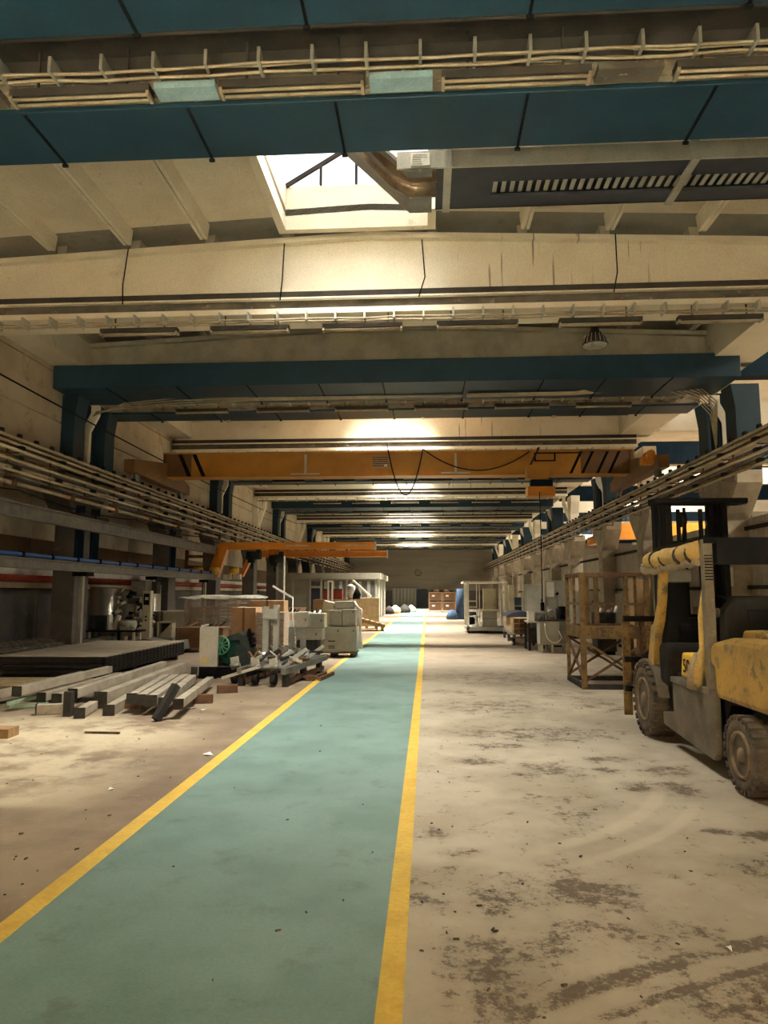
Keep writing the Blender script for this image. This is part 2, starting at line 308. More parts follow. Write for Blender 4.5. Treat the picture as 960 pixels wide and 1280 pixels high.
def one(mb, name, m, label, cat, loc=(0, 0, 0), rz=0.0, group=None, bevel=0, kind=None):
    o = mb.build(name, m, None, bevel, label, kind, loc); o.rotation_euler = (0, 0, rz); o['category'] = cat
    if group: o['group'] = group
    return o
def copy_obj(o, parent=None, loc=None):
    c = o.copy(); COL.objects.link(c); c.parent = parent
    if loc is not None: c.location = loc
    return c
def copy_tree(o, loc=None, label=None, rz=None, parent=None):
    c = copy_obj(o, parent, loc)
    if label: c['label'] = label
    if rz is not None: c.rotation_euler = (0, 0, rz)
    for ch in list(o.children): copy_tree(ch, parent=c)
    return c
ORD = ['first', 'second', 'third', 'fourth', 'fifth', 'sixth', 'seventh', 'eighth', 'ninth', 'tenth', 'eleventh', 'twelfth', 'thirteenth', 'fourteenth', 'fifteenth']
XL, XR, YE = -8.95, 7.1, 80.0       # upper left wall, right column face, end wall
XC = -1.0
def roofz(x): return 8.3 - 0.045 * abs(x - XC)

# ================================================================== SETTING
def tag_struct(o, label, cat=None):
    o['kind'] = 'structure'; o['label'] = label
    if cat: o['category'] = cat
    return o
B(-10.4, -7, -0.2, 25, YE + 0.5, 0).build('floor', 'floor', kind='structure', label='worn stained concrete floor of the factory hall', category='floor')
B(-1.97, -7, 0, -0.21, 79, 0.003).build('trim_1', 'walk', kind='structure', label='green painted walkway running down the middle of the floor', category='walkway')
B(-2.09, -7, 0, -1.97, 60, 0.004).build('trim_2', 'line_yellow', kind='structure', label='yellow line along the left edge of the green walkway', category='floor line')
B(-0.21, -7, 0, -0.105, 70, 0.004).build('trim_3', 'line_yellow', kind='structure', label='yellow line along the right edge of the green walkway', category='floor line')

# ---- left wall
wl = B(-10.6, -7, 0, -10.3, YE, 4.4).build('wall_left', 'dark_wall', kind='structure', label='left wall of stained concrete panels above dark sheet cladding', category='wall')
B(-10.6, -7, 4.4, -9.1, YE, 4.55).build('soffit', 'wall', wl)
B(-10.6, -7, 4.55, -9.15, YE, 8.3).build('backing', 'dark_wall', wl)
def pm(x0, x1, z0, z1, m, name, parent, ys, step=6, gap=0.03):
    src = None
    for y in ys:
        if src is None: src = B(x0, gap / 2, z0, x1, step - gap / 2, z1).build(name, m, parent, loc=(0, y, 0))
        else: copy_obj(src, parent, (0, y, 0))
Y6 = [-6.3 + 6 * i for i in range(15) if -6.3 + 6 * i < YE - 5.9]
Y6b = [11.7 + 6 * i for i in range(12) if 11.7 + 6 * i < YE]
for z0, z1 in ((4.58, 5.75), (5.78, 6.9), (6.93, 7.6)): pm(-9.15, XL, z0, z1, 'wall', 'concrete_panel', wl, Y6)
pm(-10.3, -10.1, 0.02, 1.70, 'clad', 'cladding_sheet', wl, [y for y in [-6 + 3 * i for i in range(28)]], 3, 0.05)
B(-10.3, -7, 1.74, -9.98, YE, 1.88).build('ledge', 'plaster', wl)
pm(-10.3, -10.2, 2.25, 3.02, 'dark_wall', 'brown_panel', wl, Y6)  # brown band up to the plaster panels
pm(-10.3, -10.2, 3.03, 4.38, 'plaster', 'plaster_panel', wl, Y6)
B(-10.3, -7, 2.07, -10.1, YE, 2.24).build('white_strip', 'white', wl)
MB().tube([(-9.95, -7, 1.98), (-9.95, YE, 1.98)], 0.085, 10).build('wall_pipe', 'red', kind='structure', label='long red pipe running along the left wall above the cladding', category='pipe')
# ---- end wall
we = B(-10.6, YE, 0, 25, YE + 0.3, 8.4).build('wall_back', 'endwall', kind='structure', label='dim brown end wall of the hall far behind the walkway', category='wall')
for i in range(9): B(-9, YE - 0.06, 2.15 + i * 0.6, XR, YE + 0.01, 2.15 + i * 0.6 + 0.57).build('wall_board', 'endwall', we)
B(0.95, YE - 0.35, 0, 1.35, YE, 7.5).build('pilaster', 'endwall', we)
B(-9.0, YE - 0.14, 0, XR, YE - 0.05, 1.95).build('dark_wall', 'clad', we)
MB().lathe([(-0.06, 0.33), (0, 0.4), (0.04, 0.4)], (-1.0, YE - 0.12, 3.95), 'y', 16, cap=False).build('vent_ring', 'steel_grey', we)
cs = thing('strip_curtain', 'pale strip curtain over the opening at the left of the end wall', 'curtain', (-3.9, YE - 0.35, 0))
B(-0.1, 0, 2.2, 2.75, 0.08, 2.32).build('curtain_rail', 'steel_grey', cs)
for i in range(7): MB().prism([(0.0, 0), (0.19, -0.05), (0.37, 0), (0.37, 0.02), (0.19, -0.02), (0, 0.02)], 'z', 0.3, 2.2).build('strip', 'curtain', cs, loc=(i * 0.385, 0, 0))
B(-1.15, YE - 0.2, 0, 0.05, YE - 0.1, 2.1).build('door_1', 'navy', kind='structure', label='dark closed door in the end wall at the end of the walkway', category='door')

# ---- right side: neighbouring bay
wr = B(24, -7, 0, 24.3, YE, 8.4).build('wall_right', 'endwall', kind='structure', label='far wall of the neighbouring bay beyond the colonnade', category='wall')
B(XR - 0.3, -7, -0.01, 24, -6.8, 8.4).build('wall_front', 'dark_wall', kind='structure', label='wall closing the halls behind the viewer', category='wall')
B(-10.6, -7.2, 0, XR - 0.3, -7.0, 8.4).build('wall_front_1', 'dark_wall', kind='structure', label='wall of the main hall behind the viewer', category='wall')
# corrugated partition between the columns
PZ = 3.4
pc = thing('wall_partition', 'grey corrugated metal partition between the right columns', 'partition', (0, 0, 0), kind='structure')
prof = []
n = 30
for i in range(n * 4 + 1):
    y = i * 5.3 / (n * 4); prof.append((7.72 if (i // 2) % 2 else 7.68, y))
poly = prof + [(x + 0.012, y) for x, y in prof[::-1]]
src = None
for y in [-6.0 + 6 * i for i in range(14)]:
    if src is None: src = MB().prism(poly, 'z', 0, PZ).build('corrugated_sheet', 'corr', pc, loc=(0, y + 0.35, 0))
    else: copy_obj(src, pc, (0, y + 0.35, 0))
for z in (1.7, 3.1):
    B(7.60, -6, z, 7.66, YE, z + 0.09).build('girt', 'soot', pc)

# ---- ceiling
def roof_mb(x0, x1, y0, y1):
    mb = MB(); xs = [x0] + ([XC] if x0 < XC < x1 else []) + [x1]
    for a, c in zip(xs, xs[1:]):
        mb.prism([(a, roofz(a)), (c, roofz(c)), (c, roofz(c) + 0.12), (a, roofz(a) + 0.12)], 'y', y0, y1)
    return mb
ce = thing('ceiling', 'pale ribbed concrete ceiling panels between the roof girders', 'ceiling', kind='structure')
XA, XB = -2.45, 0.05         # skylight opening
def sky_span(k): return 7.9 + 12 * k, 11.75 + 12 * k
allk = SKY_K
segs = []; y = -7.0
for k in allk:
    a, c = sky_span(k); segs.append((y, a, False)); segs.append((a, c, True)); y = c
segs.append((y, YE, False))
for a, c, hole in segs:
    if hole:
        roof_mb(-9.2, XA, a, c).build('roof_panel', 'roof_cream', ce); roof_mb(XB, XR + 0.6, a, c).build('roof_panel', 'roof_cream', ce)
    else: roof_mb(-9.2, XR + 0.6, a, c).build('roof_panel', 'roof_shaded', ce)
ribs_x = [-8.2, -6.75, -5.35, -3.95, -2.52, -0.9, 0.13, 1.75, 3.2, 4.75, 6.2]
frames_y = [-6.3] + [f for i in range(8) for f in (-0.2 + 12 * i, 5.7 + 12 * i)]
rib_mesh = rib_shaded = None
for y0 in [-6.0 + 6 * i for i in range(15)]:
    if y0 + 5 > YE: break
    skyb = round((y0 - 6) / 6) % 2 == 0
    for x in ribs_x:
        if x == -0.9 and skyb: continue
        if x in (-2.52, 0.13) and skyb: continue
        z = roofz(x)
        if not skyb and rib_shaded is not None: copy_obj(rib_shaded, ce, (x, y0, z)); continue
        if rib_mesh is None or (not skyb and rib_shaded is None):
            rib = MB().prism([(-0.10, 0.02), (0.10, 0.02), (0.07, -0.27), (0.012, -0.27), (0.012, -0.22), (-0.012, -0.22), (-0.012, -0.27), (-0.07, -0.27)], 'y', 0.2, 5.85).build('rib', 'cream' if skyb else 'rib_shaded', ce, loc=(x, y0, z))
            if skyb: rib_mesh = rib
            else: rib_shaded = rib
        else: copy_obj(rib_mesh, ce, (x, y0, z))
    for a, c in ((-9.1, -2.6 if skyb else -0.95), (0.2 if skyb else -0.95, XR)):
        xm = [a + (c - a) * t for t in (0, 1)]
        MB().prism([(xm[0], roofz(xm[0]) + .02), (xm[1], roofz(xm[1]) + .02), (xm[1], roofz(xm[1]) - 0.13), (xm[0], roofz(xm[0]) - 0.13)], 'y', y0 + 2.9, y0 + 3.05).build('cross_rib', 'roof_cream', ce)
for s, x0, x1 in (('left', XL, -8.25), ('right', 6.55, XR + 0.5)):
    B(x0, -7, 6.95 if s == 'right' else 7.05, x1, YE, 8.1).build('trim_%d' % (4 if s == 'left' else 5), 'roof_cream', kind='structure', label='pale concrete eaves beam along the %s side of the hall roof' % s, category='beam')

# ---- skylights
def skylight(k, first=None):
    a, c = sky_span(k); L = c - a
    if first:
        return copy_tree(first, (0, a, 0), 'glazed ridge roof light over the walkway, %s from the viewer' % ORD[k] if k >= 0 else 'glazed ridge roof light above and behind the viewer')
    t = thing('skylight', 'glazed ridge roof light over the walkway, first from the viewer', 'skylight', (0, a, 0), kind='structure')
    zt = 8.78
    B(XA - 0.14, -0.14, 7.98, XA, L + 0.14, zt).build('curb', 'cream', t)
    B(XB, -0.14, 7.98, XB + 0.14, L + 0.14, zt).build('curb', 'cream', t)
    B(XA - .0, L, 7.98, XB, L + 0.14, zt).build('curb', 'cream', t); B(XA, -0.14, 7.98, XB, 0, zt).build('curb', 'cream', t)
    xm = (XA + XB) / 2; zr = 9.55
    for i in range(5):
        yy = 0.03 + i * (L - 0.06) / 4
        for sx in (XA, XB): MB().bar((sx, yy, zt), (xm, yy, zr), 0.05, 0.07).build('rafter', 'soot', t)
    MB().bar((xm, 0, zr), (xm, L, zr), 0.07, 0.09).build('ridge_bar', 'soot', t)
    for yy in (0.03, L - 0.03):
        for q in (-0.63, 0, 0.63):
            MB().bar((xm + q, yy, zt), (xm + q, yy, zr - abs(q) * 0.62), 0.045, 0.05).build('mullion', 'soot', t)
        MB().prism([(XA, zt), (XB, zt), (xm, zr)], 'y', yy - .004, yy + .004).build('gable_pane', 'glass', t)
    for i in range(4):
        y0 = 0.05 + i * (L - 0.06) / 4; y1 = y0 + (L - 0.06) / 4 - 0.05
        for sx in (XA, XB):
            e = 0.006; MB().add([(sx, y0, zt + e), (xm, y0, zr + e), (xm, y1, zr + e), (sx, y1, zt + e)], [(0, 1, 2, 3)]).build('pane', 'glass', t)
    return t
sk0 = skylight(0)
for k in allk:
    if k != 0: skylight(k, sk0)

# ---- roof girders with their drips; every frame
def girder(y, i, drips):
    t = thing('roof_girder', 'pale concrete roof girder spanning the hall, %s from the viewer' % ORD[i] if i >= 0 else 'pale concrete roof girder behind the viewer', 'girder', (0, y, 0), kind='structure')
    def web(x0, x1, nm, m):
        xs = [x0, x1] if not (x0 < XC < x1) else [x0, XC, x1]
        top = [(x, roofz(x) - 0.26) for x in xs]
        MB().prism([(x0, 6.95)] + [(x1, 6.95)] + top[::-1], 'y', 0.12, 0.42).build(nm, m, t)
        lip = [(x, z - 0.1) for x, z in top]
        MB().prism(top + lip[::-1], 'y', 0.0, 0.52).build('top_flange', m, t)
    web(-8.9, XR + 0.5, 'web', 'cream_drips' if drips else 'rib_shaded')  # girders over blue beams get the shaded copy
    return t
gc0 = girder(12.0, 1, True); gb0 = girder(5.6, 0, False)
for i in range(3, 14, 2): copy_tree(gc0, (0, 12 + 6 * (i - 1), 0), 'pale concrete roof girder spanning the hall, %s from the viewer' % ORD[i])
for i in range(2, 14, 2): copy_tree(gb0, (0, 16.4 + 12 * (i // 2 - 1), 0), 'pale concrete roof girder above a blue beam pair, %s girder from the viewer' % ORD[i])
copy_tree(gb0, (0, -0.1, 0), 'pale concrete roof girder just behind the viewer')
# blue box beam pair
def blue_pair():
    t = thing('blue_beam', 'pair of blue box beams crossing overhead nearest the viewer', 'beam', (0, 5.7, 0), kind='structure')
    x0, x1 = -8.9, XR
    B(x0, -1.7, 6.47, x1, -0.15, 7.03).build('box_beam', 'blue', t, bevel=0.01)
    B(x0, 0.80, 6.47, x1, 1.65, 7.03).build('box_beam', 'blue', t, bevel=0.01)
    B(x0, 0.72, 6.52, x1, 0.80, 6.74).build('face_plate', 'mottled', t); B(x0, 0.70, 6.74, x1, 0.80, 6.98).build('shadow_plate', 'soot', t)  # upper plate painted near-black for the shade in the gap
    B(x0, 0.0, 6.96, x1, 0.72, 7.0).build('closing_plate', 'soot', t)  # gap's shade put into this plate's colour too
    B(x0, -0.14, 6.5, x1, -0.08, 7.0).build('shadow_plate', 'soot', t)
    sx = None
    for x in (-7.6, -5.9, -4.2, -2.5, -1.0, 0.9, 2.7, 4.1, 5.6):
        for dx, ya, yb in ((0, -1.69, -0.16), (0.12, 0.81, 1.64)):
            b = B(-0.014, ya, 6.455, 0.014, yb, 6.47).build('weld_seam', 'black', t, loc=(x + dx, 0, 0))
            B(-0.03, -0.01, -0.03, 0.03, 0.02, 0.0).build('seam_bolt', 'black', b, loc=(0, yb, 6.455))
    return t
def ladder(t, y, z, rungs):          # cables on a rung ladder
    x0, x1 = -8.7, XR - 0.3
    for dy, dz, r in ((0, 0, .016), (.05, .02, .012), (.10, -.01, .018), (.16, .03, .012)):
        pts = []; xx = x0
        while xx <= x1: pts.append((xx, y + dy + random.uniform(-.012, .012), z + dz + random.uniform(-.02, .012))); xx += 0.55
        MB().tube(pts, r, 5).build('cable', 'tube', t)
    if rungs == 'parts':
        src = None; x = x0
        while x < x1:
            if src is None: src = B(-0.015, y - 0.06, z - 0.03, 0.015, y + 0.2, z + 0.13).build('rung', 'galv', t, loc=(x, 0, 0))
            else: copy_obj(src, t, (x, 0, 0))
            x += 0.51
    else:
        mb = MB(); x = x0
        while x < x1: mb.box(x - .015, y - .06, z - .03, x + .015, y + .2, z + .13); x += 0.51
        mb.build('rungs', 'galv', t, kind='stuff')
def cable_ladder(y, z, label, rungs):
    t = thing('cable_ladder', label, 'cable tray', (0, 0, 0), group='cable ladders under the roof beams'); ladder(t, y, z, rungs); return t
def fixture0(rod=.46):
    t = thing('fluorescent_light', 'twin tube strip light under the nearest blue beams', 'light', (0, 0, 0))
    B(-0.70, -0.07, -0.06, 0.70, 0.07, 0.02).build('housing', 'soot', t)
    for s in (-1, 1): MB().cyl((-0.67, s * 0.04, -0.08), (0.67, s * 0.04, -0.08), 0.016, n=8).build('tube', 'tube', t)
    for s in (-1, 1): B(s * .45 - .01, -.01, .02, s * .45 + .01, .01, rod).build('hanger_rod', 'soot', t)
    for s in (-1, 1): B(s * 0.67, -0.07, -0.1, s * 0.70, 0.07, -0.05).build('end_cap', 'tube', t)
    return t
bp0 = blue_pair()
for i in range(1, 7): copy_tree(bp0, (0, 5.7 + 12 * i, 0), 'pair of blue box beams crossing overhead, %s pair from the viewer' % ORD[i])
# the lower members under the pale girders
def cream_lower():
    t = thing('tie_beam', 'dark steel tie beam with a pale ledge under the nearest pale girder', 'beam', (0, 12, 0), kind='structure')
    x0, x1 = -8.9, XR
    B(x0, 0.0, 6.83, x1, 0.5, 6.95).build('upper_band', 'soot', t); B(x0, -0.06, 6.79, x1, 0.5, 6.82).build('ledge', 'cream', t)
    B(x0, 0.03, 6.61, x1, 0.5, 6.79).build('lower_band', 'mottled_dark', t); B(x0, -0.1, 6.50, x1, 0.62, 6.60).build('bottom_flange', 'cream', t)  # lower band mottled, darker than the cream flange
    return t
cl0 = cream_lower()
for i in range(1, 6): copy_tree(cl0, (0, 12 + 12 * i, 0), 'dark steel tie beam with a pale ledge, %s from the viewer' % ORD[i])
f0 = fixture0(); f1 = fixture0(.23); used = set()
def place_fix(x, y, z, label, group):
    f = f1 if 'tie' in group else f0
    if f.name not in used: used.add(f.name); f.location = (x, y, z); f['label'] = label; o = f
    else: o = copy_tree(f, (x, y, z), label)
    o['group'] = group; return o
for i in range(7):
    y = 5.7 + 12 * i
    cable_ladder(y + 0.45, 6.62, 'cables on rungs between the %s pair of blue beams' % ORD[i], 'parts' if i < 2 else 'joined')
    xs = [-7.6, -5.5, -3.36, -1.27, .87, 3.05, 5.2] if i == 0 else [-6, -3.8, -1.7, 0.4, 2.5, 4.6]
    for j, x in enumerate(xs):
        place_fix(x, y + 0.58, 6.50, 'strip light under the %s blue beam pair, %s from the left wall' % (ORD[i], ORD[j]), 'strip lights under the blue beams')
        if i == 0:
            o = one(B(-0.3, -0.07, -0.05, 0.3, 0.12, 0.02), 'channel_plate', 'pale_blue' if j in (2, 3) else 'mottled_dark', '%s plate between strip lights of the nearest blue beams, %s from the left' % ('pale blue' if j in (2, 3) else 'dark', ORD[j]), 'plate', (x + 1.055, y + 0.56, 6.49), group='plates between the nearest strip lights')
for i in range(6):
    y = 12 + 12 * i
    cable_ladder(y - 0.2, 6.36, 'cables on rungs below the %s pale girder with a tie beam' % ORD[i], 'parts' if i < 1 else 'joined')
    for j, x in enumerate((-5.1, -3.1, -1.1, 0.9, 3.0, 5.0)):
        o = place_fix(x, y - 0.05, 6.28, 'strip light under the %s dark tie beam, %s from the left wall' % (ORD[i], ORD[j]), 'strip lights under the tie beams')

# ---- columns
def lower_column(x, s):      # s=+1: hall lies at +x from it
    mb = MB()
    mb.prism([(-0.35, 0), (0.35, 0), (0.35, 3.35), (1.15, 4.15), (1.15, 4.45), (-1.15, 4.45), (-1.15, 4.15), (-0.35, 3.35)], 'x', -0.3, 0.3)
    return mb
def col_set(y, side, i, blue):
    x = -8.9 if side == 'left' else 7.45; s = 1 if side == 'left' else -1
    wh = '%s side, %s from the viewer' % (side, ORD[i])
    t = thing('column', ('concrete column with flared head and blue upper posts, ' if blue else 'concrete column with flared head and pale upper post, ') + wh, 'column', (x, y, 0), kind='structure')
    t['_k'] = 1; del t['_k']
    lower_column(x, s).build('shaft', 'concrete' if side == 'right' else 'clad', t, bevel=0.02, loc=(-.25 if side == 'left' else 0, 0, 0))
    if blue:
        B(-0.38, -1.0, 4.46, 0.36, 1.0, 4.62).build('base_block', 'blue_dark', t)
        for yy in (-0.95, 0.75):
            a = s * 0.34; MB().prism([(-0.3 * s, 4.62), (0.28 * s, 4.62), (0.28 * s, 5.9), (0.36 * s, 6.47), (-0.3 * s, 6.47)], 'y', yy - 0.28, yy + 0.28).build('blue_post', 'blue', t, bevel=0.015)
        B(-0.3, -0.3, 4.62, 0.1, 0.2, 6.5).build('core_post', 'blue_dark', t)
        MB().prism([(0.02 * s, 4.62), (0.22 * s, 4.62), (0.22 * s, 5.75), (0.44 * s, 6.2), (0.44 * s, 6.45), (0.24 * s, 6.45), (0.24 * s, 6.25), (0.02 * s, 5.8)], 'y', -0.32, -0.2).build('bracket', 'cream', t)
    else:
        MB().prism([(-0.22, 4.45), (0.22, 4.45), (0.22, 5.6), (0.5, 6.2), (0.5, 6.5), (-0.5, 6.5), (-0.5, 6.2), (-0.22, 5.6)], 'x', -0.22, 0.22).build('upper_post', 'cream', t, bevel=0.02)
        MB().prism([(0.10 * s, 5.2), (0.24 * s, 5.2), (0.55 * s, 6.1), (0.55 * s, 6.5), (0.42 * s, 6.5), (0.42 * s, 6.15), (0.10 * s, 5.3)], 'y', -0.15, 0.15).build('bracket', 'cream', t)
    return t
for side in ('left', 'right'):
    pb = pn = None
    for i in range(13):
        y = 5.9 + 6 * i; bl = i % 2 == 0; y = y + (-0.2 if bl else 0.4)
        y += 0.1 if bl else 0
        nm = ('concrete column with flared head and blue upper posts, %s side, %s column from the viewer' if bl else 'concrete column with flared head and pale upper post, %s side, %s column from the viewer') % (side, ORD[i])
        p = pb if bl else pn
        if p is None:
            p = col_set(y + (0 if bl else 0), side, i, bl)
            if bl: pb = p
            else: pn = p
            p['label'] = nm
        else: copy_tree(p, (p.location.x, y, 0), nm)

# ================================================================== CRANE RUNWAYS, PIPES
def runway(side):
    x = -8.25 if side == 'left' else 6.37; s = 1 if side == 'left' else -1     # +s points into the hall
    t = thing('crane_runway', 'crane runway rail with clips and busbars along the %s side' % side, 'crane rail', (x, 0, 0))
    top = 4.75
    B(-0.11, -6, top - 0.30, 0.11, YE - 0.4, top - 0.27).build('bottom_flange', 'pipe_cream', t)
    B(-0.02, -6, top - 0.27, 0.02, YE - 0.4, top - 0.10).build('web', 'rust', t)
    B(-0.11, -6, top - 0.10, 0.11, YE - 0.4, top - 0.045).build('top_flange', 'pipe_cream', t)
    B(-0.03, -6, top - 0.045, 0.03, YE - 0.4, top).build('rail', 'steel_grey', t)
    src = None; y = 8.0
    k = 0
    while y < 66 and k < 110:
        if src is None: src = MB().box(0.035 * s, -0.05, top - 0.045, 0.1 * s, 0.05, top + 0.04).build('rail_clip', 'rubber_black', t, loc=(0, y, 0))
        else: copy_obj(src, t, (0, y, 0))
        y += 0.62; k += 1
    # bus bars and conduits hung beside the runway
    specs = [(0.20, -0.22, .030, 'pipe_cream'), (0.26, -0.36, .035, 'pipe_cream'), (0.14, -0.46, .028, 'rust'), (0.24, -0.56, .032, 'pipe_cream'), (0.10, -0.66, .026, 'rusty_yellow' if side == 'right' else 'pipe_cream'), (0.20, -0.76, .03, 'pipe_cream'), (-0.05, -0.52, .04, 'steel_grey')]
    for dx, dz, r, m in specs:
        MB().tube([(dx * s, -6, top + dz), (dx * s, YE - 1, top + dz)], r, 8).build('busbar', m, t)
    h = None; ins = None
    for i in range(45):
        y = 8.4 + 1.6 * i
        if y > YE - 2: break
        if h is None:
            h = MB().box(0.06 * s - 0.015, -0.02, top - 0.86, 0.06 * s + 0.015, 0.02, top - 0.1).box(0.06 * s, -0.02, top - 0.86, 0.30 * s, 0.02, top - 0.83).box(0.06 * s, -0.02, top - 0.42, 0.30 * s, 0.02, top - 0.40).build('hanger', 'rust', t, loc=(0, y, 0))
        else: copy_obj(h, t, (0, y, 0))
        for dx, dz in ((0.27, -0.30), (0.25, -0.50), (0.21, -0.70)):
            if ins is None: ins = B(-0.05, -0.05, -0.035, 0.05, 0.09, 0.035).build('insulator', 'rubber_black', t, loc=(dx * s, y + 0.1, top + dz))
            else: copy_obj(ins, t, (dx * s, y + 0.1, top + dz))
    br = None
    for i in range(13):
        y = 5.9 + 6 * i
        a, b = sorted((0.11 * -s, -0.5 * s if side == 'left' else 1.0))
        if br is None: br = B(a, -0.25, top - 0.42, b, 0.25, top - 0.30).build('support_bracket', 'blue_dark', t, loc=(0, y, 0))
        else: copy_obj(br, t, (0, y, 0))
    return t
runway('left'); runway('right')
# pipes on the upper left wall
t = thing('conduit_rack', 'rack of cream conduits on the left wall just below the crane rail', 'pipes', (-8.45, 0, 0))
for dx, z, r, m in ((0.1, 4.28, .045, 'pipe_cream'), (0.02, 4.12, .05, 'pipe_cream'), (0.12, 3.98, .035, 'steel_grey'), (0.0, 3.86, .045, 'pipe_cream')):
    MB().tube([(dx, -6, z), (dx, YE - 2, z)], r, 8).build('conduit', m, t)
s0 = None
for i in range(30):
    y = 9 + 2.4 * i
    if y > YE - 3: break
    if s0 is None: s0 = B(-0.15, -0.02, 3.78, 0.12, 0.02, 4.36).build('bracket', 'rust', t, loc=(0, y, 0))
    else: copy_obj(s0, t, (0, y, 0))
def sag(p, q, n, d):
    p = Vector(p); q = Vector(q); return [p.lerp(q, i / n) - Vector((0, 0, d * 4 * (i / n) * (1 - i / n))) for i in range(n + 1)]
c = MB()
for i in range(7): c.tube(sag((-8.40, 8 + 6 * i, 3.72), (-8.40, 14 + 6 * i, 3.72), 8, 0.12), 0.016, 5, cap=False)
one(c, 'power_cable', 'black', 'thin black cable looped along the left wall under the conduits', 'cable')
one(MB().tube(sag((-8.49, 9, 6.05), (-8.49, 46, 6.15), 20, 0.25), 0.02, 5), 'power_cable', 'black', 'black cable strung along the upper left wall panels', 'cable')

# gantry rails of the wall-travelling jib crane
t = thing('jib_runway', 'steel channel runway on posts along the left wall carrying the jib crane', 'crane rail', (-8.3, 0, 0))
MB().box(-0.03, 4, 3.14, 0.03, 27.6, 3.42).box(-0.03, 4, 3.40, 0.12, 27.6, 3.43).box(-0.03, 4, 3.12, 0.12, 27.6, 3.15).build('upper_channel', 'steel_grey', t)
MB().box(-0.03, 4, 2.13, 0.02, 27.6, 2.33).box(-0.1, 4, 2.31, 0.08, 27.6, 2.34).box(-0.1, 4, 2.12, 0.08, 27.6, 2.15).build('lower_channel', 'steel_grey', t)
for y in (16.9, 21.4, 26.5):
    MB().box(-0.10, -0.05, 0, -0.05, 0.05, 2.13).box(-0.16, -0.01, 0, -0.05, 0.01, 2.13).build('post', 'galv', t, loc=(0, y, 0))
    B(-0.25, -0.2, 2.02, 0.1, 0.2, 2.12).build('bearing_block', 'black', t, loc=(0, y, 0))
for y in (11.0, 16.9, 17.7, 23.3):
    MB().box(-0.28, -0.12, 2.2, -0.23, 0.12, 3.75).box(-0.28, -0.015, 2.2, -0.1, 0.015, 3.75).build('upright', 'blue_dark', t, loc=(0, y, 0))
    B(-0.28, -0.35, 3.43, -0.02, 0.35, 3.55).build('support_plate', 'soot', t, loc=(0, y, 0))
t = thing('blue_pipe', 'blue compressed air pipe lying along the jib crane runway', 'pipe', (-8.3, 0, 0))
MB().tube([(0.02, 4, 2.40), (0.02, 27.5, 2.40)], 0.045, 10).build('pipe_run', 'blue_pipe', t)
MB().tube([(-0.1, 4, 2.37), (-0.1, 27.5, 2.37)], 0.022, 8).build('pipe_run', 'blue_pipe', t)
s0 = None
for i in range(19):
    y = 6 + 1.15 * i
    if s0 is None: s0 = B(-0.05, -0.035, 2.34, 0.085, 0.035, 2.46).build('pipe_clamp', 'black', t, loc=(0, y, 0))
    else: copy_obj(s0, t, (0, y, 0))

# jib crane
t = thing('jib_crane', 'orange wall-travelling jib crane reaching out from the left wall', 'crane', (-8.3, 27.6, 0))
MB().box(0.15, -0.12, 3.32, 6.25, 0.12, 3.60).build('boom', 'orange', t, bevel=0.01)
MB().box(1.2, 0.35, 3.04, 6.7, 0.55, 3.09).box(1.2, 0.42, 3.09, 6.7, 0.48, 3.25).box(1.2, 0.35, 3.25, 6.7, 0.55, 3.30).build('hoist_track', 'orange', t)
B(6.25, -0.16, 3.28, 6.32, 0.16, 3.62).build('end_plate', 'pipe_cream', t); B(6.7, 0.3, 3.0, 6.75, 0.6, 3.32).build('end_plate', 'pipe_cream', t)
MB().bar((0.30, 0, 3.5), (-0.08, 0, 2.3), 0.40, 0.34, up=(0, 1, 0)).build('leg', 'orange', t)
MB().bar((1.28, 0.45, 3.1), (0.9, 0.45, 2.3), 0.16, 0.26, up=(0, 1, 0)).build('leg', 'orange', t)
MB().bar((0.15, -0.1, 3.05), (-1.2, -0.1, 3.05), 0.12).bar((0.1, -0.1, 2.6), (-1.2, -0.1, 2.65), 0.1).bar((-1.15, -0.1, 2.3), (-1.15, -0.1, 3.3), 0.12).build('side_frame', 'rust', t)
for x in (-0.8, -0.15, 0.62):
    MB().cyl((x, -0.3, 2.5), (x + 0.35, -0.3, 2.5), 0.12, n=12).box(x + .05, -.38, 2.35, x + .25, -.2, 2.45).build('drive_motor', 'bright_yellow', t)
for i, (x, z) in enumerate(((1.25, 3.12), (2.15, 2.98))):
    mb = MB().cyl((x, -0.1, z - 0.05), (x + 0.55, -0.1, z - 0.02), 0.17, n=14).box(x + 0.05, -0.2, z - 0.32, x + 0.3, 0.05, z - 0.12).cyl((x + .2, -.1, z - .3), (x + .2, -.1, z - .55), .05, n=8).box(x + .35, -.05, z - .1, x + .5, .15, z + .25)
    mb.build('hoist', 'dark_green', t)
mb = MB()
for i in range(26): mb.tube([(1.9 + i * 0.13, -0.02, 3.32), (1.93 + i * 0.13, -0.03, 3.2), (1.97 + i * 0.13, -0.02, 3.32)], 0.008, 4, cap=False)
mb.build('festoon_loops', 'rust', t, kind='stuff')
for x, w in ((2.8, .9), (5.0, 1.0)): B(x, -0.128, 3.44, x + w, -0.12, 3.49).build('name_strip', 'pipe_cream', t, label='pale worn strip of lettering on the orange boom')
for x in (0.32, 0.72): MB().box(x, -.12, 2.15, x + .28, .1, 2.35).build('guide_box', 'white', t)

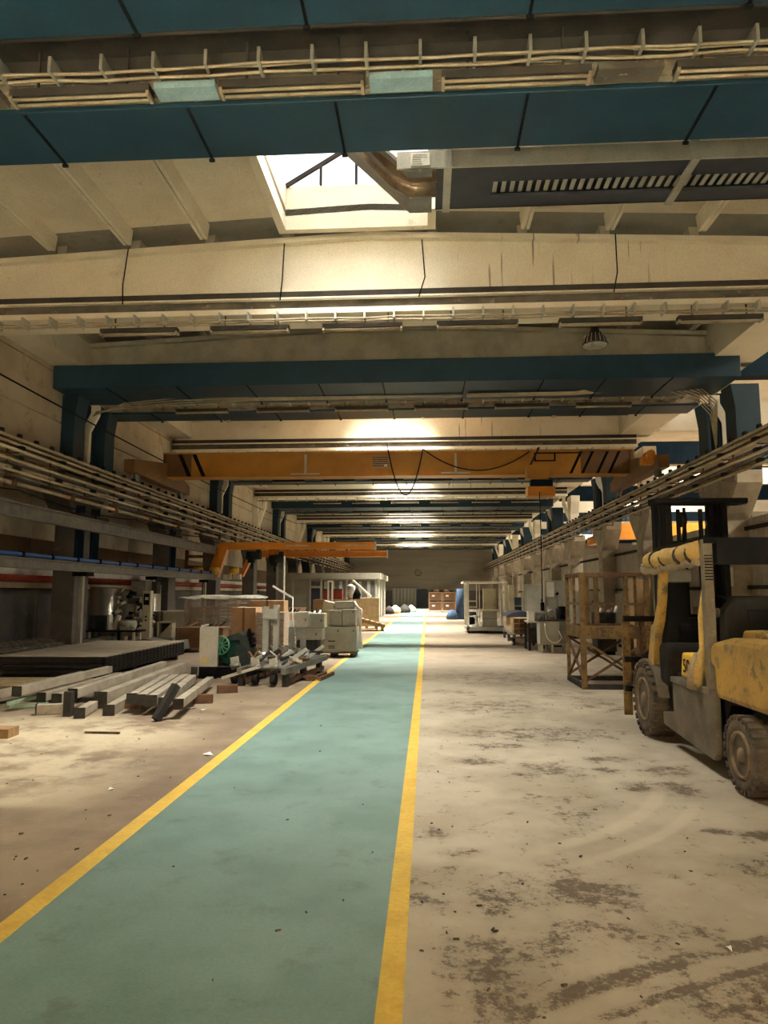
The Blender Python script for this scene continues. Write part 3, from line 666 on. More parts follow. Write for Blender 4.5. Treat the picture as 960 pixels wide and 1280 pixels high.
# ================================================================== OVERHEAD CRANE
t = thing('overhead_crane', 'yellow overhead travelling crane bridging the hall', 'crane', (-0.9, 21.6, 0), 0.012)
x0, x1, zb, zt = -7.35, 7.2, 5.20, 5.95
B(x0 + .9, 0, zb + 0.03, x1 - 1.6, 0.42, zt).build('girder', 'crane_yellow', t)
B(x0, 0, zb + 0.03, x0 + .9, 0.42, zt).build('girder_end', 'crane_brown', t); B(x1 - 1.6, 0, zb + 0.03, x1, 0.42, zt).build('girder_end', 'crane_brown', t)
B(x0, -0.07, zb, x1, 0.49, zb + 0.03).build('bottom_flange', 'crane_yellow', t); B(x0, -0.07, zt, x1, 0.49, zt + 0.03).build('top_flange', 'crane_yellow', t)
for x in (-2.85, 1.8):
    MB().box(x - 0.035, -0.02, zb + 0.1, x + 0.035, -0.001, zt - 0.05).box(x - 0.45, -0.03, zb + 0.07, x + 0.45, -0.001, zb + 0.11).build('pale_tee', 'galv', t)  # pale inverted T on the girder's front face
for x in (x0 + 0.05, x1 - 0.1): B(x, -0.05, zb, x + 0.05, 0, zt).build('stiffener', 'crane_brown', t)
def stripe(x, w, h0=0.0, h1=1.0):
    z0 = zb + .04 + h0 * .7; z1 = zb + .04 + h1 * .7; k = -0.45
    MB().add([(x + k * (z0 - zb), -0.004, z0), (x + w + k * (z0 - zb), -0.004, z0), (x + w + k * (z1 - zb), -0.004, z1), (x + k * (z1 - zb), -0.004, z1)], [(0, 1, 2, 3)]).build('emblem_stripe', 'black', t, label='dark slanted stripe of the maker emblem on the crane girder')
for x in (-6.75, -6.3): stripe(x + .2, 0.13)
for x in (5.25, 5.6, 6.05, 6.4):
    z0 = zb + .04; MB().add([(x, -0.004, z0), (x + .09, -0.004, z0), (x + .42, -0.004, zt - .03), (x + .33, -0.004, zt - .03)], [(0, 1, 2, 3)]).build('emblem_stripe', 'black', t, label='dark slanted stripe of the maker emblem on the crane girder')
MB().box(4.2, -.005, 5.62, 4.85, -.001, 5.66).box(4.2, -.005, 5.62, 4.25, -.001, 5.9).box(4.8, -.005, 5.62, 4.85, -.001, 5.9).box(4.2, -.005, 5.86, 5.6, -.001, 5.9).build('emblem_frame', 'black', t)
pl = B(-0.78, -0.02, 5.45, -0.22, -0.002, 5.83).build('rating_plate', 'cardboard', t, label='small rating plate covered with rows of tiny print')
mb = MB()
for r in range(5):
    x = -0.75
    while x < -0.28:
        w = random.uniform(.02, .06); mb.box(x, -0.024, 5.77 - r * 0.065, x + w, -0.02, 5.80 - r * 0.065); x += w + .018
mb.build('print', 'soot', pl, kind='stuff'); B(-0.40, -0.026, 5.50, -0.30, -0.021, 5.57).build('sticker', 'white', pl)
for x, s in ((-7.35, 'left'), (7.2, 'right')):
    e = MB().prism([(-2.6, 4.95), (2.2, 4.95), (2.2, 5.25), (0.6, 5.65), (-0.1, 5.65), (-2.6, 5.3)], 'x', x - 0.15, x + 0.15).build('end_carriage', 'crane_brown', t, bevel=0.01)
    for y in (-2.1, 1.7): MB().lathe([(-0.06, 0.17), (-0.045, 0.2), (-0.045, 0.17), (0.045, 0.17), (0.045, 0.2), (0.06, 0.17)], (x, y, 4.93), 'x', 18).build('wheel', 'steel_grey', e)
MB().cyl((x1 - .25, -2.4, 5.35), (x1 - .25, -1.9, 5.35), 0.12).box(x1 - .45, -2.3, 5.1, x1 - .1, -2.0, 5.3).build('drive_motor', 'orange', t)
B(4.0 - .1, -0.55, 5.02, 4.55, -0.05, 5.42).build('switch_box', 'crane_yellow', t, bevel=0.01, label='orange control box hung on the right half of the girder')
B(4.03 - .1, -0.35, 4.52, 4.75, 0.15, 4.80).build('hoist_drum_box', 'orange', t, bevel=0.01)
MB().box(4.05, -0.25, 4.80, 4.7, 0.05, 5.02).build('trolley', 'blue_dark', t)
MB().bar((4.0, -0.3, 5.4), (4.3, -0.3, 5.98), 0.05).bar((4.3, -.3, 5.98), (4.3, .1, 5.98), .05).build('box_hanger', 'soot', t)
t = thing('pendant_control', 'black pendant cable hanging from the overhead crane to the floor level machines', 'cable', (3.35, 21.1, 0))
MB().tube([(0, 0, 4.6), (0.01, 0, 3.4), (0.0, 0, 1.35)], 0.016, 6).build('pendant_cable', 'black', t); B(-0.05, -0.05, 1.1, 0.05, 0.05, 1.35).build('button_box', 'black', t)
mb = MB().tube(sag((-1.20, 21.3, 6.15), (-0.10, 21.3, 5.98), 22, 1.5), 0.02, 6); mb.tube(sag((-0.10, 21.3, 5.98), (3.1, 21.2, 5.85), 14, 0.62), 0.018, 6)
one(mb, 'festoon_cable', 'black', 'black supply cable hanging in a deep loop in front of the yellow crane', 'cable')

# ================================================================== RADIANT HEATERS / DUCTS
def heater(x0, x1, y, z, label, elbow):
    t = thing('radiant_heater', label, 'heater', (x0, y, z)); L = x1 - x0
    B(0, 0, 0, L, 0.03, 0.23).build('side_rail', 'galv', t); B(0, 0.03, 0.19, L, 1.0, 0.22).build('top_plate', 'duct_dark', t)
    B(0, 0.03, 0.0, L, 0.36, 0.04).build('reflector', 'duct_dark', t); B(0, 0.72, 0.0, L, 1.0, 0.04).build('reflector', 'duct_dark', t)
    B(0, 0.97, 0, L, 1.0, 0.19).build('back_rail', 'duct_dark', t)
    B(0.0, 0.36, 0.0, 0.75, 0.72, 0.04).build('burner_plate', 'duct_dark', t)
    s0 = None; n = int((L - 0.8) / 0.115)
    for i in range(min(n, 60)):
        if s0 is None: s0 = MB().box(-.028, .37, 0.06, .028, .71, .075).build('baffle', 'galv', t, loc=(0.8, 0, 0)); 
        else: copy_obj(s0, t, (0.8 + i * 0.115, 0, 0))
    for xx in (0.15, L * 0.5, L * 0.82):
        MB().box(xx - 0.05, -0.03, 0.0, xx + 0.05, -0.0, 1.2).box(xx - 0.05, -0.03, -0.03, xx + 0.05, 1.03, 0.0).build('hanger', 'galv', t)
    if elbow:
        for dy in (0.25, 0.6): MB().tube([(0.02, dy, 0.09), (-0.32, dy, 0.09), (-0.52, dy, 0.20), (-1.25, dy, 1.0)], 0.12, 12).build('flue_elbow', 'copper', t)
        MB().prism([(-.05, -.04), (-.36, -.04), (-1.36, .96), (-1.36, 1.0), (-.34, 0), (-.05, 0)], 'y', .62, 1.0).prism([(-.05, -.04), (-.36, -.04), (-1.36, .96), (-1.36, 1.0), (-.34, 0), (-.05, 0)], 'y', 0, .14).prism([(-.6, .2), (-1.36, .96), (-1.36, 1.0), (-.6, .24)], 'y', .14, .62).build('flue_shield', 'steel_grey', t)
        MB().add([(0, 1.0, 0.0), (-.35, 1.0, 0.0), (-1.3, 1.0, .95), (-1.3, 1.0, 1.1), (-.3, 1.0, .2), (0, 1.0, .22)], [(0, 1, 2, 3, 4, 5)]).prism([(0, .0), (-.35, .0), (-1.3, .95), (-1.3, 1.1), (-.3, .2), (0, .22)], 'y', 0.98, 1.0).build('cheek', 'galv', t)
        lb = B(0.0 - .32, -0.012, 0.03, -0.08, -0.003, 0.2).build('notice', 'paper', t, label='white printed notice stuck on the duct end')
        B(-0.5, -0.003, 0, 0.0, 0.03, 0.23).build('end_panel', 'galv', t)
        mb = MB()
        for r in range(5): mb.box(-0.30, -0.0135, 0.17 - r * 0.03, -0.30 + random.uniform(.1, .2), -0.012, 0.174 - r * 0.03)
        mb.build('print', 'soot', lb, kind='stuff')
    return t
heater(0.15, 6.6, 8.5, 6.99, 'long grey radiant heater hung in front of the nearest roof light', True)
heater(-6.3, 6.1, 20.4, 6.96, 'dark radiant heater hung across the second roof light bay', False)
heater(-0.2, 4.0, 32.4, 6.96, 'dark radiant heater hung across the third roof light bay', False)
# bell lamp
t = thing('bell_lamp', 'round ribbed bell lamp hanging from the roof right of centre', 'lamp', (3.4, 14.0, 6.55))
MB().lathe([(0, .255), (.03, .26), (.13, .23), (.24, .14), (.30, .09), (.42, .075), (.44, .03)], (0, 0, 0), 'z', 24).build('bell', 'soot', t)
MB().lathe([(-0.03, .18), (-.01, .24), (.03, .245)], (0, 0, 0), 'z', 24).build('diffuser', 'lamp_glass', t)
mb = MB()
for k in range(18): a = k * math.pi / 9; mb.bar((math.cos(a) * .262, math.sin(a) * .262, 0.02), (math.cos(a) * .2, math.sin(a) * .2, 0.2), .014)
mb.build('cage_bars', 'galv', t); MB().cyl((0, 0, .44), (0, 0, 1.548), .012, n=6).build('rod', 'soot', t)
# vertical drop wires in front of the near girder
for i, (x, y) in enumerate(((-5.35, 11.9), (-2.5, 11.9), (-0.05, 11.9), (3.3, 11.9))):
    one(MB().tube([(0, 0, 7.8), (random.uniform(-.08, .08), -.02, 7.1), (-.06, 0, 6.75)], .012, 5), 'drop_wire', 'black', 'thin wire running down the face of the nearest pale girder, %s from the left wall' % ORD[i], 'wire', (x, y, 0), group='wires on the nearest pale girder')
# cable bundle curving from the second blue beam pair to the right column
mb = MB()
for k in range(6):
    o = k * 0.05; mb.tube([(1.0, 17.15 - o, 6.42), (3.6, 17.15 - o, 6.43), (4.8, 17.2 - o, 6.52 + o * .5), (5.9, 17.2 - o, 6.5 + o), (6.55, 17.2 - o, 6.25 + o), (6.85 + o * .3, 17.2 - o, 5.9 + o), (6.95, 17.2, 5.0)], 0.014, 6)
one(mb, 'cable_bundle', 'tube', 'bundle of pale cables curving down from the second blue beam to the right column', 'cables')
mb = MB()
for k in range(4):
    o = k * 0.05; mb.tube([(-8.4, 17.2 - o, 6.2 - o), (-7.6, 17.2 - o, 6.28 + o * .6), (-6.2, 17.2 - o, 6.34 + o), (-4.4, 17.2 - o, 6.43 + o * .2), (0.9, 17.15 - o, 6.43)], 0.014, 6)
one(mb, 'cable_bundle', 'tube', 'bundle of pale cables slung under the second blue beam from the left column', 'cables')
# neighbouring bay: roof, girders, orange crane
t = thing('ceiling_1', 'roof of the neighbouring bay beyond the right columns', 'ceiling', kind='structure')
B(XR + 0.6, -7, 8.9, 24, YE, 9.0).build('roof_slab', 'roof_cream', t)
for i in range(13):
    B(XR + 0.7, 6 * i + 5.7, 7.0, 24, 6 * i + 6.1, 7.9).build('girder', 'cream' if i % 2 else 'blue_dark', t)
t = thing('overhead_crane', 'orange overhead crane of the neighbouring bay seen above the partition', 'crane', (8.4, 36, 0))
B(0, 0, 4.3, 15, 0.5, 5.1).build('girder', 'orange', t); B(0, -1.2, 4.1, 0.35, 1.8, 4.5).build('end_carriage', 'orange', t); B(14.6, -1.2, 4.1, 15, 1.8, 4.5).build('end_carriage', 'orange', t)
t = thing('partition_panel', 'pale green panel seen through the gap above the partition', 'panel', (12.5, 44, 0)); B(0, 0, 0, 3, 0.1, 4.7).build('sheet', 'green_panel', t)
for k in range(5): B(k * 0.74, -0.03, 0, k * 0.74 + 0.05, 0, 4.7).build('stud', 'steel_grey', t)

# ================================================================== LEFT SIDE OF THE FLOOR
# office cabin
t = thing('office_cabin', 'long grey office cabin with glazed panels beyond the machines on the left', 'cabin', (-10.0, 46.5, 0))
B(0, 0.05, 0, 6.75, 9, 2.55).build('walls', 'office', t); B(-0.1, -0.1, 2.55, 6.95, 9.1, 2.95).build('roof_fascia', 'office', t)
for x in (0.0, 1.1, 2.25, 3.0, 4.7, 6.6): B(x, 0, 0, x + 0.12, 0.06, 2.55).build('mullion', 'cab_grey', t)
for x, w in ((3.15, 1.5), (4.85, 1.7)):
    p = B(x, 0.02, 1.0, x + w, 0.055, 2.45).build('window', 'glass_dark', t)
    for k in range(3): B(x + 0.1 + k * w / 3, 0.0, 1.05, x + 0.3 + k * w / 3, 0.018, 2.4).build('blind', 'cab_grey', p)
B(2.4, 0.015, 0, 2.98, 0.055, 1.95).build('door', 'navy', t); B(2.4, 0.015, 2.1, 2.98, 0.055, 2.4).build('door_light', 'glass_dark', t); B(2.37, 0.0, 1.97, 3.0, 0.05, 2.08).build('door_head', 'cab_grey', t)
for y in (1.5, 4, 6.5): B(6.75, y, 0, 6.8, y + 0.1, 2.55).build('side_post', 'white', t)
# sheet stack
t = thing('sheet_stack_bearer', 'dark timber bearers under the stack of steel sheets', 'bearers', (-7.12, 15.4, 0))
for y in (-1.9, -0.6, 0.7, 1.9): B(-1.0, y - .06, 0, 1.0, y + .06, 0.1).build('bearer', 'dark_end', t)
for i in range(6):
    sh = thing('steel_sheet', 'large flat steel tray sheet, %s of the stack on the left floor' % ('topmost' if i == 5 else 'lowest' if i == 0 else ORD[i] + ' from the bottom'), 'sheet', (-7.12 + random.uniform(-.01, .01), 15.4 + random.uniform(-.02, .02), 0.102 + i * 0.056), group='stacked steel sheets')
    B(-1.07, -2.2, 0.035, 1.07, 2.2, 0.051).build('deck', 'sheet_top' if i == 5 else 'sheet_side', sh)
    MB().box(-1.07, -2.2, 0, 1.07, -2.17, .035).box(-1.07, 2.17, 0, 1.07, 2.2, .035).box(1.04, -2.2, 0, 1.07, 2.2, 0.03).box(-1.07, -2.2, 0, -1.04, 2.2, 0.03).build('rim', 'sheet_side', sh)
    mb = MB()
    for k in range(22): mb.box(1.0, -2.17 + k * 0.2, 0.03, 1.085, -2.07 + k * 0.2, 0.0545)
    mb.build('edge_tabs', 'sheet_top' if i == 5 else 'sheet_side', sh, kind='stuff')
# wire coils
for j, (x, y, z, r, L) in enumerate(((-9.3, 15.2, .28, .27, 3.6), (-8.75, 14.9, .24, .22, 3.4), (-8.62, 18.3, .24, .22, 1.5))):
    mb = MB(); random.seed(20 + j)
    for k in range(70):
        a = random.uniform(0, 6.28); rr = r * random.uniform(.75, 1); b = a + random.uniform(-.5, .5); o = random.uniform(-.2, .2)
        mb.tube([(math.cos(a) * rr, -L / 2 + o, math.sin(a) * rr), (math.cos((a + b) / 2) * r * .95, o, math.sin((a + b) / 2) * r * .95), (math.cos(b) * rr, L / 2 + o, math.sin(b) * rr)], .009, 4)
    for k in range(14):
        yy = -L / 2 + (k + .5) * L / 14; mb.tube([(math.cos(q * .5236) * r, yy + q * .02, math.sin(q * .5236) * r) for q in range(13)], .009, 4, cap=False)
    one(mb, 'wire_bundle', 'wire', ('long bundle of reinforcing wire lying against the left wall', 'low bundle of reinforcing wire beside the stack of sheets', 'far bundle of reinforcing wire beyond the stack of sheets')[j], 'wire bundle', (x, y, z), random.uniform(-.05, .05), 'wire bundles by the left wall')
# loose square tubes
random.seed(5)
def tube_beam(x1, y1, x2, y2, z1, z2, s, label, ends=True):
    t = thing('steel_tube', label, 'steel tube', (x1, y1, 0), group='loose square steel tubes')
    d = Vector((x2 - x1, y2 - y1, z2 - z1)); e = d.normalized()
    MB().bar((0, 0, z1), d + Vector((0, 0, z1)), s, s).build('tube', 'beam_steel', t)
    MB().bar(-e * 0.006 + Vector((0, 0, z1)), e * 0.01 + Vector((0, 0, z1)), s * 1.02 if not ends else s * 1.25, s * 1.02 if not ends else s * 1.25).build('end_plate', 'dark_end', t)
TB = [
 (-6.25, 9.84, -6.0, 12.3, .14, .2, .11, 'square steel tube at the far left of the loose pile'),
 (-5.62, 9.61, -5.5, 12.2, .27, .30, .11, 'square steel tube resting high at the left of the pile'),
 (-5.50, 10.03, -5.41, 12.4, .13, .17, .11, 'square steel tube with dark end plate, third from the left'),
 (-5.20, 9.89, -5.0, 12.6, .13, .20, .12, 'square steel tube with dark end plate, fourth from the left'),
 (-4.85, 9.65, -4.72, 12.7, .24, .34, .11, 'long square steel tube lying high across the middle'),
 (-4.58, 9.92, -4.45, 12.9, .14, .27, .15, 'thick square steel tube with heavy black end plate'),
 (-4.20, 9.35, -4.42, 10.6, .07, .07, .12, 'square steel tube lying on the floor in the middle'),
 (-3.98, 9.55, -4.38, 11.9, .20, .20, .11, 'first tube of the small right bundle on brick red blocks'),
 (-3.82, 9.45, -4.22, 11.9, .20, .20, .11, 'second tube of the small right bundle'),
 (-3.66, 9.42, -4.06, 11.9, .19, .20, .12, 'third tube of the small right bundle'),
 (-3.44, 9.29, -3.93, 11.9, .18, .19, .12, 'fourth tube of the small right bundle'),
 (-3.20, 9.15, -3.72, 12.2, .19, .13, .11, 'rightmost square tube of the small bundle'),
 (-4.48, 9.12, -4.62, 9.8, .07, .07, .11, 'short dark-ended offcut lying in front of the tubes'),
 (-5.20, 9.38, -4.86, 9.52, .07, .07, .12, 'short crosswise offcut in front of the left bundle'),
]
for a in TB: tube_beam(*a)
one(MB().bar((0, 0, 0), (0, 0, .32), .1, .1), 'upright_offcut', 'dark_end', 'short dark steel offcut standing upright before the tubes', 'offcut', (-4.72, 9.3, 0))
one(MB().bar((0, 0, 0.02), (.16, .25, .42), .09, .09), 'leaning_offcut', 'dark_end', 'dark drilled flat bar leaning on the right tube bundle', 'offcut', (-3.42, 8.98, 0))
one(MB().bar((0, 0, 0.0), (.0, .05, .3), .1, .06), 'upright_offcut', 'dark_end', 'short dark steel offcut standing behind the tubes', 'offcut', (-4.15, 12.6, 0))
for j, (x, y, w) in enumerate(((-4.12, 10.0, .12), (-3.3, 10.5, .14), (-3.25, 11.6, .16), (-4.0, 11.6, .3))):
    one(B(-w, -.06, 0, w, .06, .125), 'packing_block', 'rust', 'brick red packing block under the right tube bundle, %s' % ('nearest the middle', 'at its right front', 'at its far right', 'at its back')[j], 'block', (x, y, 0), .2 * j)
for j, (x, y, w) in enumerate(((-5.3, 10.5, .75), (-5.2, 12.0, .8))):
    one(B(-w, -.05, 0, w, .05, .07), 'packing_timber', 'dark_end', 'dark packing timber under the loose tubes, %s' % ('front', 'rear')[j], 'timber', (x, y, 0))
t = thing('pallet', 'tan wooden pallet lying left of the loose tubes', 'pallet', (-7.0, 11.7, 0), .1)
for k in range(6): B(-0.6, -0.5 + k * .18, .12, .6, -.39 + k * .18, .14).build('slat', 'timber', t)
for k in (-.55, 0, .5): B(k - .05, -.5, 0, k + .05, .5, .12).build('runner', 'wood', t)
t = thing('timber_bundle', 'grey boards lying under the front of the sheet stack', 'boards', (-7.2, 12.6, 0), .05)
for k in range(5): B(-1.0, -.3 + k * .13, 0.02 , .9, -.2 + k * .13, .07).build('board', 'beam_steel', t)
one(B(-.35, -.12, 0, .12, .12, .1), 'timber_block', 'wood', 'rough timber block lying at the left edge of the floor', 'block', (-4.78, 7.95, 0), .05)
mb = MB().bar((0, 0, .05), (.5, .35, .16), .05).bar((.1, -.1, .02), (.55, .1, .04), .05)
one(mb, 'green_strip', 'green_panel', 'pale green plastic strips lying at the far left edge', 'strips', (-5.95, 9.95, 0))

# tanks and machines by the wall
def tank(x, y, r, h, label):
    t = thing('storage_tank', label, 'tank', (x, y, 0))
    MB().lathe([(0.12, r), (h * .55, r), (h * .555, r + .012), (h * .57, r + .012), (h * .575, r), (h - .05, r), (h, r * .9)], (0, 0, 0), 'z', 28).build('shell', 'stainless', t)
    MB().lathe([(h, r * .92), (h + .03, r * 1.03), (h + .06, r * .98)], (0, 0, 0), 'z', 28).build('lid', 'galv', t)
    for k in range(3): a = k * 2.09; B(-.04, -.04, 0, .04, .04, .14).build('leg', 'steel_grey', t, loc=(math.cos(a) * r * .8, math.sin(a) * r * .8, 0))
tank(-9.35, 20.2, .40, 1.78, 'left stainless steel tank standing among the machines at the wall')
tank(-9.2, 23.2, .37, 1.82, 'right stainless steel tank standing behind the cream control post')
t = thing('milling_machine', 'tangled grey milling machine with handwheel between the two steel tanks', 'machine', (-8.55, 20.6, 0))
MB().prism([(-.35, 0), (.35, 0), (.3, .5), (.22, .6), (.2, 1.5), (-.2, 1.5), (-.25, .6)], 'y', -.2, .35).build('column', 'cab_grey', t, bevel=.02)
B(-.55, -.5, .62, .55, -.1, .70).build('table', 'dark_end', t); B(-.3, -.45, .35, .3, -.1, .62).build('knee', 'cab_grey', t, bevel=.02)
MB().lathe([(0, .12), (.02, .14), (.05, .14), (.06, .05), (.1, .05)], (.42, -.62, .55), 'y', 18).build('handwheel', 'white', t)
B(-.05, -.5, 1.3, .3, .1, 1.48).build('head', 'steel_grey', t, bevel=.02); MB().cyl((.2, -.45, 1.25), (.2, -.45, .95), .07).build('spindle', 'stainless', t)
random.seed(31)
for k in range(34):
    x, y, z = random.uniform(-.5, .6), random.uniform(-.6, -.2), random.uniform(.8, 1.6)
    MB().cyl((x, y, z), (x + random.uniform(-.25, .25), y + random.uniform(-.05, .05), z + random.uniform(-.2, .2)), random.uniform(.02, .055), n=8).build('fitting', random.choice(['white', 'black', 'stainless', 'dark_end']), t)
B(-.1, -.2, 1.52, .35, .3, 1.98).build('hood', 'steel_grey', t, bevel=.02); B(.45, -.05, 1.6, .62, .2, 1.95).build('motor_box', 'dark_end', t)
t = thing('bench_grinder_stand', 'low dark machine bench with white fittings in front of the left tank', 'machine bench', (-8.65, 19.5, 0))
B(-.75, -.25, .55, .75, .25, .60).build('bench_top', 'black', t)
for x in (-.65, 0.0, .6):
    for y in (-.2, .2): B(x - .03, y - .03, 0, x + .03, y + .03, .55).build('leg', 'white' if x else 'dark_end', t)
B(-.55, -.15, .6, -.25, .15, 1.0).build('switch_cabinet', 'dark_green', t); B(-.22, -.1, .6, -.15, .1, 1.02).build('guard', 'white', t)
MB().cyl((.1, 0, .75), (.55, 0, .75), .11, n=16).box(.15, -.1, .6, .5, .1, .7).build('motor', 'cab_grey', t)
MB().prism([(-.1, .6), (.02, .6), (.12, .98), (.05, 1.0)], 'y', -.06, .06).build('arm', 'white', t)
mb = MB()
for k in range(8): mb.box(-.6 + k * .16, -.15, .05 + (k % 3) * .08, -.5 + k * .16, .1, .3 + (k % 2) * .12)
mb.build('stored_parts', 'stainless', t)
t = thing('control_post', 'tall cream control post with dark screen before the right tank', 'control panel', (-7.95, 19.85, 0))
B(-.12, 0, 0.3, .12, .18, 1.68).build('body', 'cab_cream', t, bevel=.01); B(-.08, -.012, 1.28, .08, 0, 1.6).build('screen', 'black', t)
for z in (.95, .85): MB().cyl((0.0, -.02, z), (0, 0, z), .025, n=10).build('button', 'black', t)
B(-.04, -.005, 1.42, .05, -.013, 1.5).build('display_text', 'white', t); B(-.2, -.05, 0, .2, .2, .3).build('plinth', 'cab_grey', t)
t = thing('machine_bed', 'grey flat machine bed lying behind the sheet stack', 'machine', (-7.3, 19.2, 0))
MB().prism([(-.9, .28), (-.3, .40), (.2, .30), (.75, .36), (.8, .12), (-.9, .05)], 'y', -.3, .4).build('bed', 'steel_grey', t); B(-.8, -.25, 0, .7, .3, .12).build('foot', 'dark_end', t)
t = thing('open_frame_box', 'white open fronted box frame standing on the grey machine bed', 'box', (-7.5, 20.1, 0.35))
B(-.25, 0, -.35, .25, .3, 0).build('stand', 'cab_grey', t)
for a in ((-.22, 0, 0, -.18, .3, .45), (.18, 0, 0, .22, .3, .45), (-.22, 0, .41, .22, .3, .45), (-.22, 0, 0, .22, .3, .04)): B(*a).build('side', 'cab_cream', t)
B(-.18, .27, .04, .18, .3, .41).build('back', 'dark_end', t); MB().prism([(-.18, .04), (.18, .04), (.18, .41)], 'y', .05, .25).build('chute', 'cab_cream', t)
t = thing('metal_cabinet', 'low grey metal cabinet with pale lid left of the wrapped pallet', 'cabinet', (-8.1, 23.0, 0))
B(-.55, 0, .05, .55, .6, 1.0).build('body', 'cab_cream', t, bevel=.01); B(-.58, -.03, 1.0, .58, .63, 1.04).build('lid', 'white', t); B(-.5, -.012, .12, -.01, 0, .93).build('door', 'cab_cream', t); B(.01, -.012, .12, .5, 0, .93).build('door', 'cab_cream', t)
# shrink wrapped machine
t = thing('wrapped_pallet', 'machine parts shrink wrapped in clear film under a white sheet', 'pallet', (-6.1, 21.2, 0))
B(-1.1, -.5, 0, 1.1, .5, .12).build('pallet_base', 'timber', t)
for k in range(5): B(-1.0 + k * .48, -.42, .12, -.95 + k * .48, -.37, 1.5).build('frame_post', 'timber', t)
B(-.95, -.3, .12, -.25, .4, 1.2).build('carton', 'cardboard', t); B(-.1, -.35, .12, .35, .4, 1.35).build('core_box', 'cab_grey', t); B(.4, -.3, .12, 1.0, .4, 1.1).build('core_box', 'white', t)
mb = MB()
for i in range(8):
    for k in range(3): mb.box(-.05 + k * .3, -.40, .6 + i * .1, .2 + k * .3, -.38, .65 + i * .1)
mb.build('louvres', 'white', t)
mb = MB(); N = 24; random.seed(9)
ring = [];
for k in range(N):
    a = 2 * math.pi * k / N; c, s_ = math.cos(a), math.sin(a); q = max(abs(c), abs(s_)); ring.append((c / q * 1.08, s_ / q * .52))
rows = []
for z in (.15, .5, .85, 1.2, 1.52): rows.append([(x * random.uniform(.95, 1.02), y * random.uniform(.92, 1.03), z) for x, y in ring])
vs = [v for r in rows for v in r]; mb.add(vs, [(i * N + k, i * N + (k + 1) % N, (i + 1) * N + (k + 1) % N, (i + 1) * N + k) for i in range(4) for k in range(N)], True)
mb.build('film', 'film', t)
mb = MB()
for k in range(40):
    x, z = random.uniform(-1.0, .8), random.uniform(.2, 1.45); L = random.uniform(.15, .8); mb.bar((x, -.56, z), (min(1.05, x + L), -.56, z + random.uniform(-.08, .08)), .004, random.uniform(.02, .09))
mb.build('film_folds', 'film', t, kind='stuff')
mb = MB(); G_ = 10
vs = [(-1.2 + 2.4 * i / G_ , -.6 + 1.2 * j / 4, 1.54 + random.uniform(-.03, .03) - (.06 if i in (0, G_) or j in (0, 4) else 0)) for j in range(5) for i in range(G_ + 1)]
mb.add(vs, [(j * (G_ + 1) + i, j * (G_ + 1) + i + 1, (j + 1) * (G_ + 1) + i + 1, (j + 1) * (G_ + 1) + i) for j in range(4) for i in range(G_)], True)
tp = mb.build('top_sheet', 'foil', t); so = tp.modifiers.new('thick', 'SOLIDIFY'); so.thickness = .03
def crate(x, y, w, d, h, label, m='brown_crate', z0=0.0, rz=0, name='wooden_crate', cat='crate', boards=3):
    t = thing(name, label, cat, (x, y, z0), rz)
    B(-w / 2 + .03, .03, .12, w / 2 - .03, d, h - .02).build('body', m, t)
    for k in range(boards):
        z = .12 + (h - .12) * k / boards; B(-w / 2, 0, z + .008, w / 2, .03, z + (h - .12) / boards - .008).build('board', m, t)
    for s in (-1, 1): B(s * (w / 2) - .04, -.025, .1, s * (w / 2) + .04, 0.0, h).build('batten', m, t)
    B(-w / 2, 0, h - .02, w / 2, d, h + .01).build('lid', m, t)
    for s in (-1, 0, 1): B(s * (w / 2 - .08) - .06, 0, 0, s * (w / 2 - .08) + .06, d, .12).build('foot', 'wood', t)
    return t
crate(-6.25, 19.4, 1.25, .8, .66, 'brown wooden crate standing left of the grey steel panel')
random.seed(12)
t = thing('scrap_heap', 'jumble of dark offcuts lying on top of the brown crate', 'offcuts', (-6.25, 19.7, .675))
for k in range(9): x = -.5 + k * .12; MB().bar((x, random.uniform(-.1, .2), .03), (x + random.uniform(-.1, .2), .1, random.uniform(.05, .22)), .04).build('offcut', random.choice(['dark_end', 'rust', 'white', 'cardboard']), t)
# cardboard boxes wrapped on pallet
def carton(x, y, z, w, d, h, rz, label, film=False):
    t = thing('cardboard_box', label, 'box', (x, y, z), rz)
    B(-w / 2, 0, 0, w / 2, d, h).build('box', 'cardboard', t, bevel=.01); B(-.03, -.004, 0, .03, 0, h).build('tape', 'brown_crate', t)
    if film:
        mb = MB(); random.seed(3)
        for k in range(14): z_ = .04 + k * (h - .08) / 14; mb.bar((-w / 2 - .01, -.012, z_), (w / 2 + .01, -.012, z_ + random.uniform(-.04, .06)), .008, random.uniform(.01, .035))
        mb.build('film_folds', 'film', t); B(-w / 2 - .012, -.015, 0, w / 2 + .012, d + .01, h + .01).build('film', 'film', t)
t = thing('pallet', 'low wooden pallet under the wrapped cardboard boxes', 'pallet', (-4.2, 17.7, 0))
for k in range(6): B(-.85, .0 + k * .15, .11, .85, .1 + k * .15, .13).build('slat', 'timber', t)
for k in (-.75, 0, .75): B(k - .05, 0, 0, k + .05, .85, .11).build('block', 'wood', t)
carton(-4.62, 17.8, .13, .62, .7, 1.12, 0, 'tall plain brown cardboard box on the pallet behind the green machine')
carton(-3.93, 17.75, .13, .70, .7, 1.0, 0, 'film wrapped cardboard box right of the plain one', True)
carton(-4.25, 18.8, 0, .9, .6, 1.42, 0, 'cardboard box standing behind the film wrapped box')

